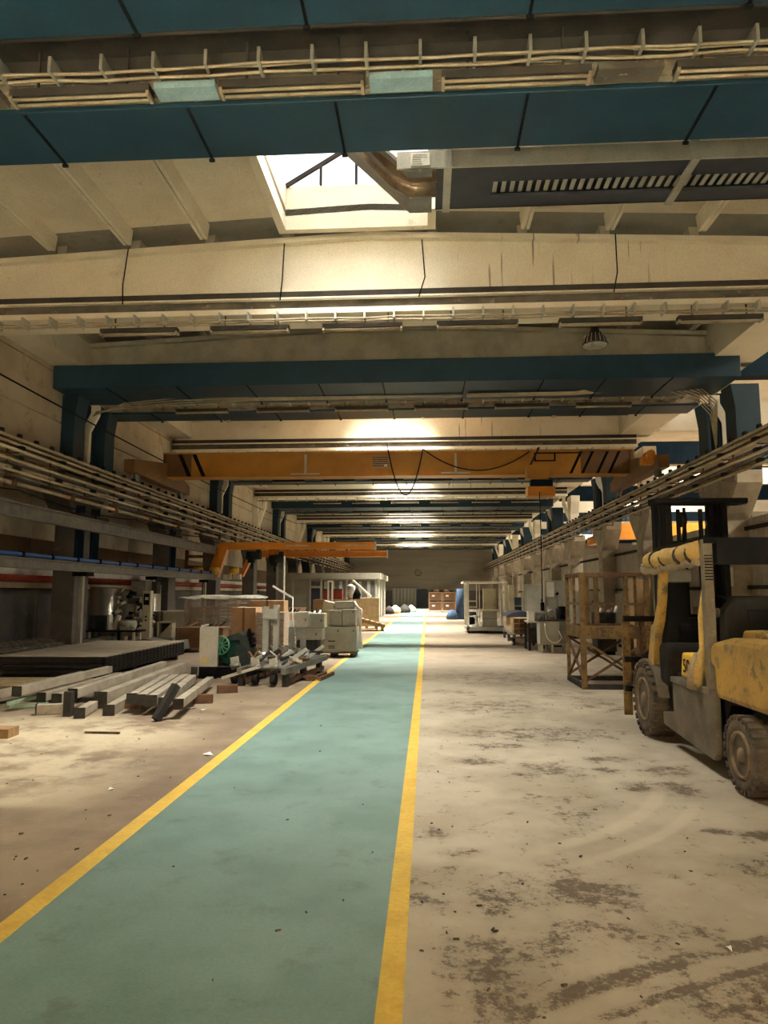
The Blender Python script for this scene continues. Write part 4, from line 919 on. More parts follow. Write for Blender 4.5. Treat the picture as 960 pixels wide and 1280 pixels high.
# green machine with grey steel panel
t = thing('compressor', 'green motor unit with spoked pulley under a dark hood on a black skid', 'machine', (-3.82, 13.6, 0))
B(-.54, 0, 0, .54, .8, .2).build('skid', 'black', t, bevel=.01); B(-.54, -.01, .2, .54, .82, .225).build('skid_top', 'dark_end', t)
MB().lathe([(-.02, .24), (.02, .26), (.36, .26), (.40, .2)], (.05, .02, .50), 'y', 24).build('motor_body', 'green', t)
w = MB().lathe([(-.02, .165), (-.02, .185), (.03, .185), (.03, .165), (-.02, .165)], (-.14, -.05, .62), 'y', 28, cap=False)
pw = w.build('pulley_rim', 'green_light', t)
for k in range(6): a = k * math.pi / 6; MB().bar((-.14 + math.cos(a) * .17, -.04, .62 + math.sin(a) * .17), (-.14 - math.cos(a) * .17, -.04, .62 - math.sin(a) * .17), .02).build('spoke', 'green_light', pw)
MB().prism([(-.30, .62), (.02, .80), (.20, .86), (.30, .80), (.47, .23), (.38, .23), (.22, .72), (.0, .70), (-.25, .56)], 'y', -.02, .45).build('belt_hood', 'dark_green', t)
MB().prism([(.14, .24), (.36, .24), (.28, .62), (.16, .62)], 'y', -.04, .3).build('side_cover', 'dark_green', t)
mb = MB(); random.seed(2)
for k in range(40):
    a = random.uniform(-.9, 1.2); rr = random.uniform(.14, .3); mb.bar((.24 + math.cos(a) * rr * .6, .3, .62 + math.sin(a) * rr), (.27 + math.cos(a) * rr * .7 , .25, .65 + math.sin(a) * rr), .035)
mb.build('cable_coil', 'black', t); MB().cyl((-.45, .15, .32), (-.2, .15, .32), .07).box(-.25, .05, .22, -.19, .25, .45).build('bearing', 'cab_grey', t)
B(.05, -.02, .225, .25, .1, .26).build('rag', 'cardboard', t); MB().cyl((.35, .05, .26), (.44, .05, .28), .04).build('cup', 'white', t)
t = thing('steel_enclosure', 'tall pale grey steel panel with yellow warning labels beside the green machine', 'panel', (-4.16, 13.45, 0), .0)
B(-.17, 0, .22, .17, .1, .97).build('panel', 'galv', t, bevel=.008); B(-.17, 0.01, 0, .17, .09, .22).build('foot', 'black', t)
for k in range(3):
    for q in range(2): B(-.1 + q * .05, -.004, .29 + k * .04, -.065 + q * .05, 0, .32 + k * .04).build('warning_label', 'bright_yellow', t)
# roller conveyor machine
t = thing('roller_machine', 'rusty roller machine with rails and tall uprights beside the walkway', 'machine', (-2.75, 12.9, 0), -.12)
for x in (-.45, .35):
    MB().box(x - .04, -.6, .22, x + .04, 2.2, .32).build('side_rail', 'steel_grey', t)
    MB().box(x - .03, -.3, .05, x + .03, 2.0, .12).build('lower_rail', 'rust', t)
s0 = None
for k in range(9):
    r = MB().cyl((-.42, 0, .30), (.32, 0, .30), .045, n=10).build('roller', 'steel_grey', t, loc=(0, -.3 + k * .28, 0)) if s0 is None else copy_obj(s0, t, (0, -.3 + k * .28, 0)); s0 = s0 or r
for y in (-.45, .6, 1.7):
    for x in (-.45, .35): B(x - .05, y - .05, 0, x + .05, y + .05, .22).build('leg', 'dark_end', t)
for x, y in ((-.62, -.35), (-.2, -.45), (.15, -.5)):
    MB().lathe([(-.05, .08), (-.04, .10), (.04, .10), (.05, .08)], (x, y, .12), 'x', 16).build('wheel_unit', 'rubber_black', t)
    MB().prism([(x - .07, .33), (x + .08, .33), (x + .05, .50), (x - .09, .47)], 'y', y - .02, y + .02).build('fork_bracket', 'galv', t); MB().cyl((x - .05, y - .04, .30), (x + .1, y - .04, .36), .045, n=10).build('valve', 'steel_grey', t)
MB().bar((-.75, -.62, .14), (-.1, -.5, .34), .05).build('draw_bar', 'galv', t)
for x, y, h in ((-.55, 1.0, 1.35), (-.35, 1.05, 1.38), (-.05, 1.1, .95), (.22, 1.0, .75), (.05, .4, .62), (.32, .5, .55)): B(x - .05, y - .04, .25, x + .05, y + .04, h).build('upright', 'cab_grey' if h > 1 else 'steel_grey', t)
B(-.6, .95, 1.1, -.3, 1.1, 1.3).build('head_plate', 'cab_grey', t)
random.seed(8)
for k in range(46):
    x, y = random.uniform(-.5, .45), random.uniform(-.5, 1.6); L = random.uniform(.1, .35); a = random.uniform(0, 3)
    MB().bar((x, y, random.uniform(.34, .5)), (x + math.cos(a) * L, y + math.sin(a) * L, random.uniform(.36, .6)), random.uniform(.02, .06)).build('linkage', random.choice(['steel_grey', 'rust', 'galv', 'dark_end', 'cab_grey']), t)
for x in (.55, .7): MB().box(x, .4, .0, x + .05, 1.4, .07).bar((x, .4, .05), (x - .3, .5, .1), .05).build('red_bracket', 'rust', t)
# small cabinets behind the roller machine
for j, (x, y, z, w, d, h, m, lab) in enumerate(((-3.55, 16.6, 0, .5, .5, .52, 'dark_end', 'dark box underneath the small white cabinets'), (-3.5, 16.6, .53, .62, .45, .27, 'cab_grey', 'grey electrical box under the two white ones'), (-3.68, 16.65, .81, .3, .4, .36, 'white', 'left small white electrical cabinet on the grey box'), (-3.32, 16.6, .81, .36, .4, .33, 'cab_cream', 'right small cabinet with greenish door on the grey box'))):
    t = thing('electrical_box', lab, 'box', (x + .75, y, z)); B(-w / 2, 0, 0, w / 2, d, h).build('body', m, t, bevel=.01)
    B(-w / 2 + .03, -.012, .03, w / 2 - .03, 0, h - .03).build('door', 'cab_grey' if j == 3 else m, t); B(w / 4, -.02, h / 2 - .03, w / 4 + .02, -.012, h / 2 + .03).build('lock', 'black', t)
# cabinets stacked on pallet
t = thing('pallet', 'dark pallet under the grey cabinets beside the walkway', 'pallet', (-2.4, 18.1, 0))
for k in range(6): B(-.6, k * .16, .1, .6, .11 + k * .16, .12).build('slat', 'wood', t)
for k in (-.55, 0, .5): B(k - .05, 0, 0, k + .05, .9, .1).build('block', 'dark_end', t)
def cab(x, y, z, w, d, h, lab, tilt=0.0, m='cab_grey', vents=False, rz=0):
    t = thing('control_cabinet', lab, 'cabinet', (x, y, z), rz, 'grey control cabinets on the pallet'); t.rotation_euler = (0, tilt, rz)
    B(-w / 2, 0, 0, w / 2, d, h).build('body', m, t, bevel=.01); B(-w / 2 + .025, -.015, .02, w / 2 - .025, 0, h - .02).build('door', m, t)
    B(w / 2 - .07, -.025, h * .8, w / 2 - .05, -.015, h * .88).build('latch', 'black', t)
    if vents:
        for k in range(3): B(-.08, -.02, h * .25 - k * .03, .08, -.015, h * .25 - k * .03 + .015).build('vent_slot', 'black', t)
        B(-.09, -.02, h * .42, .09, -.015, h * .46).build('vent_slot', 'black', t)
cab(-2.78, 18.15, .125, .26, .5, .62, 'slim grey cabinet leaning at the left of the pallet stack', .12)
cab(-2.42, 18.1, .125, .44, .5, .64, 'grey cabinet with vent slots in the middle of the pallet stack', 0, 'cab_grey', True)
cab(-2.02, 18.1, .14, .46, .5, .62, 'wide grey cabinet at the right front of the pallet stack', -.03)
cab(-2.33, 18.2, .78, .30, .5, .40, 'upper left grey cabinet resting on the pallet stack')
cab(-2.0, 18.2, .78, .34, .5, .42, 'upper right grey cabinet with scuffed bottom on the stack')
cab(-2.12, 18.3, 1.21, .52, .4, .2, 'flat grey cabinet lying topmost on the pallet stack', 0, 'cab_grey')
cab(-2.66, 18.6, .78, .36, .3, .62, 'tall cream side panel leaning behind the pallet stack', .22, 'cab_cream')
t = thing('wire_reel', 'pale hoses hanging down the right side of the cabinet stack', 'hose', (-1.78, 18.3, 0))
for k in range(3): MB().tube([(-.1, 0, 1.4 - k * .05), (.03 + k * .03, -.02, 1.2), (.06, .0, .7), (.02 + k * .04, .03, .2)], .03, 8).build('hose', 'white', t)
# stuff beyond
crate(-2.75, 32.5, 1.05, 1.0, 1.40, 'tan wooden crate standing before the office cabin', 'timber', rz=.1)
crate(-3.95, 29.5, 1.5, 1.0, 1.35, 'wide brown carton crate behind the cabinet stack', 'cardboard', boards=1)
crate(-5.1, 27, .8, .7, 1.05, 'pinkish brown carton crate left of the wide one', 'cardboard', boards=1)
t = thing('pallet', 'wooden pallet leaning at a slant beside the walkway', 'pallet', (-2.5, 31.0, 0.0)); t.rotation_euler = (0, 0, .1)
MB().bar((-.62, 0, .10), (.62, 0, .02), 1.0, .02, up=(0, 0, 1)).build('underside', 'wood', t)
for k in range(6):
    u = -.6 + k * .22; MB().bar((u, -.02, .60 - k * .06), (u + .13, -.02, .58 - k * .06), .9, .02).build('slat', 'wood', t)
for k in (-.4, .4): MB().bar((-.6, k, .50), (.66, k, .20), .08, .12).build('runner', 'wood', t)
MB().box(-.6, -.45, .1, -.5, .45, .44).box(.5, -.45, .03, .6, .45, .18).build('prop', 'wood', t)
t = thing('tool_chest', 'red chest standing on the wide brown crate', 'chest', (-3.95, 29.7, 1.365)); B(-.4, 0, 0, .4, .4, .38).build('body', 'red', t, bevel=.02); B(-.41, -.01, .38, .41, .41, .43).build('lid', 'rust', t)
t = thing('white_stand', 'white upright post frame among the crates', 'stand', (-3.85, 28.2, 0))
for x in (-.08, .08): B(x - .03, 0, 0, x + .03, .06, 2.05).build('post', 'white', t)
B(-.11, 0, 2.05, .11, .06, 2.12).build('cap', 'white', t); B(-.3, -.05, 0, .3, .12, .05).build('foot', 'white', t)
t = thing('bench_pole', 'thin cream pole standing left of the white frame', 'pole', (-5.3, 26.2, 0)); MB().cyl((0, 0, .04), (0, 0, 3.0), .035, n=8).build('pole', 'cab_cream', t); B(-.15, -.15, 0, .15, .15, .05).build('foot', 'cab_grey', t)
t = thing('white_statue_bag', 'white plastic bag draped over black scrap on the crates', 'bag', (-3.1, 30, 1.37))
MB().lathe([(0, .26), (.2, .3), (.4, .2), (.55, .1)], (0, .2, 0), 'z', 10).build('scrap', 'black', t); MB().lathe([(.0, .1), (.25, .16), (.5, .2), (.6, .05)], (-.12, 0, 0.03), 'z', 9).build('bag', 'white', t)
one(MB().bar((0, 0, 0), (-.85, 0.1, .75), .12, .08), 'loose_plank', 'cab_cream', 'pale plank propped diagonally before the cabin window', 'plank', (-2.6, 32.9, 1.46))
one(MB().bar((0, 0, 1.45), (-.68, 0, 1.85), .06, .06).cyl((0, 0, 0), (0, 0, 1.47), .02, n=6), 'tilted_lamp_tube', 'white', 'white tube tilted on a thin stand above the machines', 'tube', (-4.45, 23.5, 0))
random.seed(44)
for j, (x, y, z, s, m, lab) in enumerate(((-4.9, 24.5, 0, (.9, .5, .95), 'cab_grey', 'grey machine base with black top behind the cardboard boxes'), (-3.9, 24.8, 0, (.7, .5, .8), 'cab_grey', 'grey workshop trolley holding white scrap'), (-3.2, 25.5, 0, (.6, .5, .75), 'dark_end', 'dark workshop trolley holding bottles'))):
    t = thing('workshop_trolley', lab, 'trolley', (x, y, z)); w, d, h = s
    B(-w / 2, 0, h - .06, w / 2, d, h).build('top', m, t); B(-w / 2, 0, .2, w / 2, d, .26).build('shelf', m, t)
    for a in (-w / 2 + .03, w / 2 - .03):
        for b in (.03, d - .03): B(a - .03, b - .03, 0, a + .03, b + .03, h - .06).build('leg', m, t)
    B(-w / 2 + .08, .05, .26, w / 2 - .08, d - .05, h * .7).build('drawer_block', m, t)
    for k in range(7):
        xx = -w / 2 + .06 + k * (w - .12) / 6
        nm = ('scrap_part', 'white') if j == 1 else ('bottle', 'navy') if j == 2 else ('clamp', 'black')
        mb = MB().lathe([(0, .045), (.18, .045), (.24, .015), (.3, .015)], (0, 0, 0), 'z', 8) if j == 2 else MB().bar((-.05, 0, .0), (.06, .05, random.uniform(.1, .28)), .06)
        one(mb, nm[0], nm[1] if k % 3 else 'dark_end', '%s standing on the %s, %s from the left' % (nm[0].replace('_', ' '), ('grey machine base', 'grey trolley', 'dark trolley')[j], ORD[k]), nm[0].replace('_', ' ').split()[-1], (x + xx, y + .2, h), group='small items on the trolleys')
# far bags
for j, (x, y, r, m, lab) in enumerate(((-2.6, 58, .42, 'cab_cream', 'white rubbish bag heaped left of the walkway far away'), (-1.9, 60, .45, 'dark_end', 'black rubbish bag at the middle of the far heap'), (-3.0, 56, .4, 'dark_end', 'black rubbish bag nearest in the far heap'), (-1.4, 62, .4, 'white', 'white sack nearest the far end of the heap'))):
    mb = MB(); random.seed(60 + j); mb.lathe([(0, r), (r * .5, r * 1.15), (r, r * .9), (r * 1.4, r * .4), (r * 1.6, r * .15)], (0, 0, 0), 'z', 9)
    mb.v = [(a * random.uniform(.85, 1.1), b * random.uniform(.85, 1.1), c) for a, b, c in mb.v]
    one(mb, 'rubbish_bag', m, lab, 'bag', (x, y, 0))
# far pallet boxes
for j, (x, z, lab) in enumerate(((.72, 0, 'lower left'), (1.95, 0, 'lower right'), (.72, .88, 'upper left'), (1.95, .88, 'upper right'))):
    t = thing('pallet_box', 'reddish brown pallet box at the far end, %s of the four' % lab, 'crate', (x, 64, z), group='four pallet boxes at the far end')
    B(-.56, 0, .1, .56, 1, .86).build('body', 'brown_crate', t); 
    for k in (-.55, .55): B(k - .04, -.04, 0, k + .04, 0, .87).build('post', 'cardboard', t)
    B(-.56, -.03, .78, .56, 0, .86).build('rim', 'cardboard', t); B(-.3, -.02, .45, -.05, 0, .6).build('label', 'paper', t)
random.seed(3)
for j in range(5): one(MB().lathe([(0, .2), (.1, .24), (.2, .1)], (0, 0, 0), 'z', 8), 'sack', 'cardboard' if j % 2 else 'dark_end', 'small sack on top of the far pallet boxes, %s from the left' % ORD[j], 'sack', (.4 + j * .45, 64.4, 1.76), group='sacks on the far pallet boxes')

# ================================================================== RIGHT SIDE OF THE FLOOR
# white booth frame
t = thing('machine_booth', 'open white framed booth with castors on the right of the walkway', 'booth', (1.6, 29.3, 0))
w, d, h = 1.65, 1.9, 2.1
for x in (0, w - .1):
    for y in (0, d): B(x, y, .12, x + .1, y + .1, h - .08).build('post', 'white', t)
B(-.12, -.05, h - .08, w + .02, d + .15, h).build('roof_frame', 'white', t)
B(0, 0, .1, w, d + .1, .26).build('base_frame', 'cab_grey', t)
for x in (.05, .8, w - .1):
    MB().cyl((x, .05, .0 + .06), (x + .05, .05, .06), .06, n=12).build('castor', 'black', t)
for x in (.52, .64): B(x, d, .26, x + .04, d + .05, h - .1).build('rail', 'white', t)
for z in (1.25, 1.0, .6): B(.1, d - .1, z, .55, d + .05, z + .05).build('shelf', 'white', t)
t = thing('tall_cabinet', 'pale cream tall cabinet standing inside the white booth', 'cabinet', (2.65, 30.6, .265)); B(-.28, 0, 0, .28, .3, 1.55).build('body', 'cab_cream', t, bevel=.01); B(-.25, -.015, .05, .25, 0, 1.5).build('door', 'cab_cream', t); B(.18, -.03, .8, .2, -.015, .9).build('handle', 'black', t)
t = thing('wash_table', 'round topped pale work table inside the white booth', 'table', (2.55, 29.75, .265))
MB().lathe([(.62, .36), (.65, .4), (.68, .38)], (0, 0, 0), 'z', 20).build('top', 'white', t); B(-.28, -.2, .0, .3, .2, .62).build('body', 'cab_grey', t, bevel=.02); B(-.3, -.22, .3, .32, -.2, .33).build('trim', 'steel_grey', t)
t = thing('valve_stand', 'small white valve stand at the left of the round table', 'stand', (2.0, 29.55, .265)); MB().lathe([(0, .12), (.05, .06), (.3, .05), (.4, .13), (.45, .13)], (0, 0, 0), 'z', 14).build('body', 'white', t); MB().bar((-.2, 0, .04), (.25, .05, .1), .06).build('foot', 'white', t)
t = thing('dark_drum', 'dark drum behind the shelves of the white booth', 'drum', (1.95, 31.6, 0)); MB().lathe([(0, .25), (.4, .26), (.8, .25)], (0, 0, 0), 'z', 16).build('body', 'black', t)
t = thing('cloth_roll', 'upright blue wrapped roll left of the white booth', 'roll', (2.05, 45, 0)); MB().lathe([(0, .28), (1.2, .25), (1.9, .2)], (0, 0, 0), 'z', 12).build('roll', 'blue_cloth', t); MB().lathe([(0, .4), (.3, .35), (.6, .15)], (-.5, -.2, 0), 'z', 10).build('heap', 'blue_cloth', t)
t = thing('door_leaf', 'tall pale yellow panel standing right of the booth', 'panel', (3.35, 28.8, 0)); B(-.1, 0, .1, .12, .8, 1.95).build('leaf', 'cab_cream', t); B(-.12, -.02, 0, .14, .82, .1).build('foot', 'steel_grey', t)
t = thing('tall_cabinet', 'grey green tall cabinet behind the timber bundle', 'cabinet', (4.05, 27.2, 0)); B(-.33, 0, .75, .33, .5, 1.95).build('body', 'cab_grey', t, bevel=.01); B(-.3, -.015, .8, .3, 0, 1.9).build('door', 'cab_grey', t); B(-.3, 0, 0, .3, .5, .75).build('base', 'dark_end', t); B(.22, -.03, 1.3, .25, -.015, 1.4).build('handle', 'black', t)
t = thing('blue_crate', 'dark blue crate stack between the panel and the cabinet', 'crate', (3.6, 29.6, 0))
for k in range(4): B(-.25, 0, k * .37, .25, .5, k * .37 + .34).build('crate_tier', 'blue_cloth' if k % 2 else 'navy', t)
# timber bundle on trolley
t = thing('steel_trolley', 'low steel trolley under the yellowish timber bundle', 'trolley', (3.05, 24.6, 0), -.03)
for x in (-.3, .3): B(x - .04, -2.2, .28, x + .04, 2.0, .36).build('rail', 'steel_grey', t)
for y in (-2.0, 0, 1.8):
    B(-.34, y - .05, .22, .34, y + .05, .28).build('cross_member', 'steel_grey', t)
    for x in (-.3, .3): B(x - .04, y - .04, 0, x + .04, y + .04, .22).build('leg', 'dark_end', t)
random.seed(77)
for j in range(9):
    r, c = divmod(j, 3); t = thing('timber_beam', 'yellowish squared timber in the bundle on the trolley, %s row, %s' % (('bottom', 'middle', 'top')[r], ('left', 'middle', 'right')[c]), 'timber', (2.84 + c * .19, 24.6, .365 + r * .155), -.03, 'timbers on the trolley')
    L = random.uniform(1.7, 2.1); B(-.088, -L, 0, .088, L, .15).build('timber', 'timber', t); B(-.08, -L - .003, .01, .08, -L, .14).build('sawn_end', 'brown_crate', t)
one(MB().prism([(-.45, 0), (.45, 0), (.4, .12), (.1, .2), (-.2, .16), (-.42, .08)], 'y', -.8, .9), 'folded_tarp', 'navy', 'black folded tarpaulin lying on the timber bundle', 'tarpaulin', (3.05, 24.6, .83), bevel=.03)
# grey enclosure and box machine
t = thing('switch_cabinet', 'tall grey switch cabinet with white notice and gauges', 'cabinet', (3.95, 22.0, 0))
B(-.32, 0, 0.1, .35, .55, 2.0).build('body', 'cab_grey', t, bevel=.01); B(-.3, -.015, .15, -.02, 0, 1.95).build('door', 'cab_grey', t); B(.0, -.015, .15, .33, 0, 1.95).build('door', 'cab_grey', t)
B(-.33, -.03, 1.5, -.1, -.015, 1.95).build('notice', 'paper', t); B(-.3, 0, 0, .33, .5, .1).build('plinth', 'dark_end', t)
MB().cyl((.0, -.05, 1.6), (0, 0, 1.6), .04).build('knob', 'black', t)
t = thing('work_table', 'dark legged steel table with fittings left of the grey box', 'table', (3.1, 20.9, 0))
B(-.25, -.4, .78, .35, .5, .83).build('top', 'galv', t)
for x in (-.22, .3):
    for y in (-.35, .45): B(x - .03, y - .03, 0, x + .03, y + .03, .78).build('leg', 'dark_end', t)
B(-.2, -.3, .2, .3, .4, .6).build('drawer_unit', 'dark_end', t); B(-.22, -.2, .83, -.05, .1, 1.1).build('white_box', 'white', t); B(.0, -.1, .83, .25, .2, 1.05).build('clamp_block', 'steel_grey', t)
t = thing('box_machine', 'grey box machine on four legs with a pale hose across its front', 'machine', (3.42, 19.7, 0))
B(-.38, 0, .22, .40, .55, .86).build('body', 'cab_grey', t, bevel=.01); B(.14, -.012, .25, .38, 0, .83).build('side_door', 'steel_grey', t); B(-.42, -.03, .86, .44, .6, .90).build('top', 'dark_end', t)
for x in (-.33, -.05, .33):
    for y in (.05, .5): B(x - .03, y - .03, 0, x + .03, y + .03, .22).build('leg', 'galv', t)
MB().tube([(-.25, -.03, .80)] + [(-.24 + .24 * (1 - math.cos(a * .3142)), -.03, .62 - .34 * math.sin(a * .3142)) for a in range(0, 9)] + [(.12, -.03, .6)], .016, 6).build('hose', 'white', t)
random.seed(15)
for k in range(9):
    x = -.32 + k * .09; MB().cyl((x, .15, .9), (x + random.uniform(-.03, .03), .2, random.uniform(.98, 1.22)), random.uniform(.015, .04), n=8).build('fitting', random.choice(['white', 'dark_end', 'steel_grey', 'black']), t)
MB().lathe([(-.02, .10), (0, .12), (.03, .12)], (-.05, .1, 1.05), 'y', 18).build('gauge', 'steel_grey', t)
B(.2, .2, .9, .4, .5, 1.25).build('motor_box', 'black', t)
# machines between booth and cage, along the columns
for j, (x, y, w, d, h, m, lab) in enumerate(((5.2, 17.6, .4, .5, 1.95, 'cardboard', 'tan electrical cabinet behind the yellow cage'), (5.75, 17.2, .35, .4, 1.9, 'dark_end', 'dark machine column behind the yellow cage'), (4.7, 19.2, .5, .6, 1.1, 'dark_end', 'low dark machine with white parts behind the cage'), (6.4, 16.3, .6, .6, 1.3, 'rust', 'rusty machine block beside the first visible right column'), (6.2, 21.5, .9, .8, 1.6, 'cab_grey', 'grey machine housing behind the switch cabinet'), (5.6, 26, .8, .8, 1.7, 'cab_grey', 'grey machine housing near the fourth right column'))):
    t = thing('machine_housing', lab, 'machine', (x, y, 0)); B(-w / 2, 0, .08, w / 2, d, h).build('body', m, t, bevel=.02); B(-w / 2 + .04, -.02, .15, w / 2 - .04, 0, h * .55).build('lower_door', m, t); B(-w / 2 + .04, -.02, h * .6, w / 2 - .04, 0, h - .05).build('upper_door', m, t)
    B(-w / 2 + .03, .05, 0, w / 2 - .03, d - .05, .08).build('plinth', 'black', t); B(w / 2 - .12, -.035, h * .7, w / 2 - .09, -.02, h * .8).build('handle', 'black', t)
    if j in (2, 3):
        for k in range(6): MB().bar((-w / 2 + .1 * k, .1, h), (-w / 2 + .1 * k + .08, .2, h + .05 + .05 * (k % 3)), .06).build('loose_part', 'white' if k % 2 else 'rust', t)
t = thing('wall_switch', 'small white switch box on a post behind the forklift mast', 'switch', (6.35, 15.4, 0)); B(-.06, 0, 1.75, .08, .1, 2.15).build('box', 'white', t); B(-.03, .04, 0, .03, .1, 2.6).build('post', 'rust', t)
# yellow cage platform
t = thing('cage_platform', 'rusty yellow cage work platform on legs left of the forklift', 'platform', (2.64, 12.4, 0))
w, d = 1.08, 1.3
for n_, x, y, s_ in (('corner_post', 0, 0, .085), ('corner_post', 0, d, .06), ('corner_post', w, 0, .075), ('corner_post', w, d, .06)):
    B(x - s_ / 2, y - s_ / 2, 0.0, x + s_ / 2, y + s_ / 2, 1.96).build(n_, 'rusty_yellow', t)
for z, s_ in ((1.93, .06), (1.42, .035)):
    for p, q in (((0, 0), (w, 0)), ((0, d), (w, d)), ((0, 0), (0, d)), ((w, 0), (w, d))):
        MB().bar((p[0], p[1], z), (q[0], q[1], z), s_).build('top_rail' if z > 1.9 else 'mid_rail', 'rust' if z > 1.9 else 'rusty_yellow', t)
for x, y in ((.0, .66), (.52, d), (.32, d), (.75, 0), (.56, d), (w, .66)): B(x - .022, y - .022, .98, x + .022, y + .022, 1.92).build('baluster', 'rusty_yellow', t)
B(.28, d - .05, .98, .40, d + .01, 1.9).build('tread_plate', 'rusty_yellow', t)
for a in ((0, -.03, w, .02), (0, d - .02, w, d + .03), (-.03, 0, .02, d), (w - .02, 0, w + .03, d)): B(a[0], a[1], .84, a[2], a[3], 1.04).build('deck_beam', 'rusty_yellow', t)
B(0.03, .03, .96, w - .03, d - .03, 1.0).build('deck', 'rust', t)
for p, q in (((0, 0), (w, 0)), ((0, d), (w, d)), ((0, 0), (0, d)), ((w, 0), (w, d))):
    MB().bar((p[0], p[1], .80), (q[0], q[1], .12), .04).build('brace', 'rusty_yellow', t); MB().bar((p[0], p[1], .12), (q[0], q[1], .80), .04).build('brace', 'rust', t); MB().bar((p[0], p[1], .04), (q[0], q[1], .04), .08).build('bottom_rail', 'dark_end', t)
for x in (w - .15,): B(x - .05, .5, 0, x + .05, .6, .84).build('inner_leg', 'dark_end', t)

# ------------------------------------------------------------------ forklift
t = thing('forklift', 'yellow and grey diesel forklift with rolled canvas, facing away at the right edge', 'forklift', (2.45, 6.0, 0))
F_ = t     # local: x=0 left tyre face, y=0 rear axle, +y forward
def wheel(x, y, r, w, name, lugs):
    wm = MB().lathe([(0.015, r * .60), (0.0, r * .66), (-.004, r * .78), (0.01, r * .90), (.04, r * .965), (w - .04, r * .965), (w - .01, r * .88), (w, r * .6)], (0, 0, 0), 'x', 40)
    o = wm.build(name, 'tyre', F_, loc=(x, y, r)); 
    mb = MB()
    for k in range(lugs):
        a = 2 * math.pi * k / lugs; b = a + .07
        for xa, xb, off in ((-.002, w * .46, 0), (w * .54, w, math.pi / lugs)):
            a1, b1 = a + off, a + off + 3.8 / lugs
            pts = [(u, math.cos(an) * rr, math.sin(an) * rr) for u in (xa, xb) for an, rr in ((a1, r * .93), (b1, r * .93), (b1, r * 1.0), (a1, r * 1.0))]
            mb.add(pts, [(0, 1, 2, 3), (7, 6, 5, 4), (0, 4, 5, 1), (1, 5, 6, 2), (2, 6, 7, 3), (3, 7, 4, 0)])
        mb.add([(-.006, math.cos(a + q) * rr, math.sin(a + q) * rr) for q, rr in ((0, r * .86), (.06, r * .86), (.06, r * .95), (0, r * .95))] + [(.01, math.cos(a + q) * rr, math.sin(a + q) * rr) for q, rr in ((0, r * .86), (.06, r * .86), (.06, r * .95), (0, r * .95))], [(0, 1, 2, 3), (0, 4, 5, 1), (1, 5, 6, 2), (2, 6, 7, 3), (3, 7, 4, 0)])
    mb.build('tread', 'tyre', o)
    MB().lathe([(.02, r * .60), (-.005, r * .58), (-.008, r * .53), (.03, r * .50), (.05, r * .46)], (0, 0, 0), 'x', 32, cap=False).build('rim', 'hub', o)
    MB().lathe([(.05, r * .47), (.085, r * .44), (.09, r * .2)], (0, 0, 0), 'x', 32).build('rim_recess', 'dark_end', o)
    MB().lathe([(.088, r * .27), (.03, r * .22), (.0, r * .17), (-.01, r * .08)], (0, 0, 0), 'x', 20).build('hub', 'hub', o)
    mb = MB()
    for k in range(8): a = k * math.pi / 4 + .2; mb.cyl((.03, math.cos(a) * r * .34, math.sin(a) * r * .34), (.07, math.cos(a) * r * .34, math.sin(a) * r * .34), r * .045, n=6)
    mb.build('wheel_nuts', 'hub', o)
wheel(0.0, 2.45, .41, .28, 'front_wheel', 26); wheel(1.42, 2.45, .41, .28, 'front_wheel', 26)
wheel(0.04, 0.03, .315, .24, 'rear_wheel', 24); wheel(1.3, 0.03, .315, .24, 'rear_wheel', 24)
# chassis and side panels
MB().prism([(.62, .14), (1.95, .22), (1.95, .35), (1.62, .40), (1.62, .74), (.55, .76), (.55, .20)], 'x', .06, .12).build('side_panel', 'fork_grey', F_, bevel=.01)
MB().prism([(.60, .70), (1.62, .70), (1.62, .755), (.60, .765)], 'x', .04, .30).build('step_edge', 'fork_grey', F_, bevel=.008)
MB().prism([(.62, .25), (1.95, .25), (1.62, .74), (.55, .74)], 'x', 1.5, 1.56).build('side_panel', 'fork_grey', F_)
MB().prism([(-.9, .42), (.55, .42), (.55, .2), (2.2, .25), (2.5, .5), (2.9, .5), (2.9, .8), (.6, .72), (-.9, .7)], 'x', .32, 1.38).build('chassis', 'black', F_)
# front fender: arch over the wheel
mb = MB(); ring = []
for k in range(9):
    a = R(165 - k * 19.0); ring.append((2.45 + math.cos(a) * -.50, .41 + math.sin(a) * .46))
ring = [(2.45 - .50 * math.cos(R(10 + k * 17)) , .41 + .45 * math.sin(R(10 + k * 17))) for k in range(9)]
outer = ring; inner = [(2.45 + (y - 2.45) * .93, .41 + (z - .41) * .94) for y, z in ring]
mb.prism(outer + inner[::-1], 'x', .03, .42).build('fender', 'fork_grey', F_)
MB().prism([(1.62, .38), (1.98, .38), (2.12, .72), (1.9, .80), (1.62, .78)], 'x', .14, .35).build('fender_skirt', 'rubber_black', F_, bevel=.02)
MB().prism([(1.72, .62), (1.98, .66), (2.0, 1.02), (1.94, 1.08), (1.76, 1.08), (1.70, 1.0)], 'x', .05, .55).build('air_tank', 'rubber_black', F_, bevel=.05)
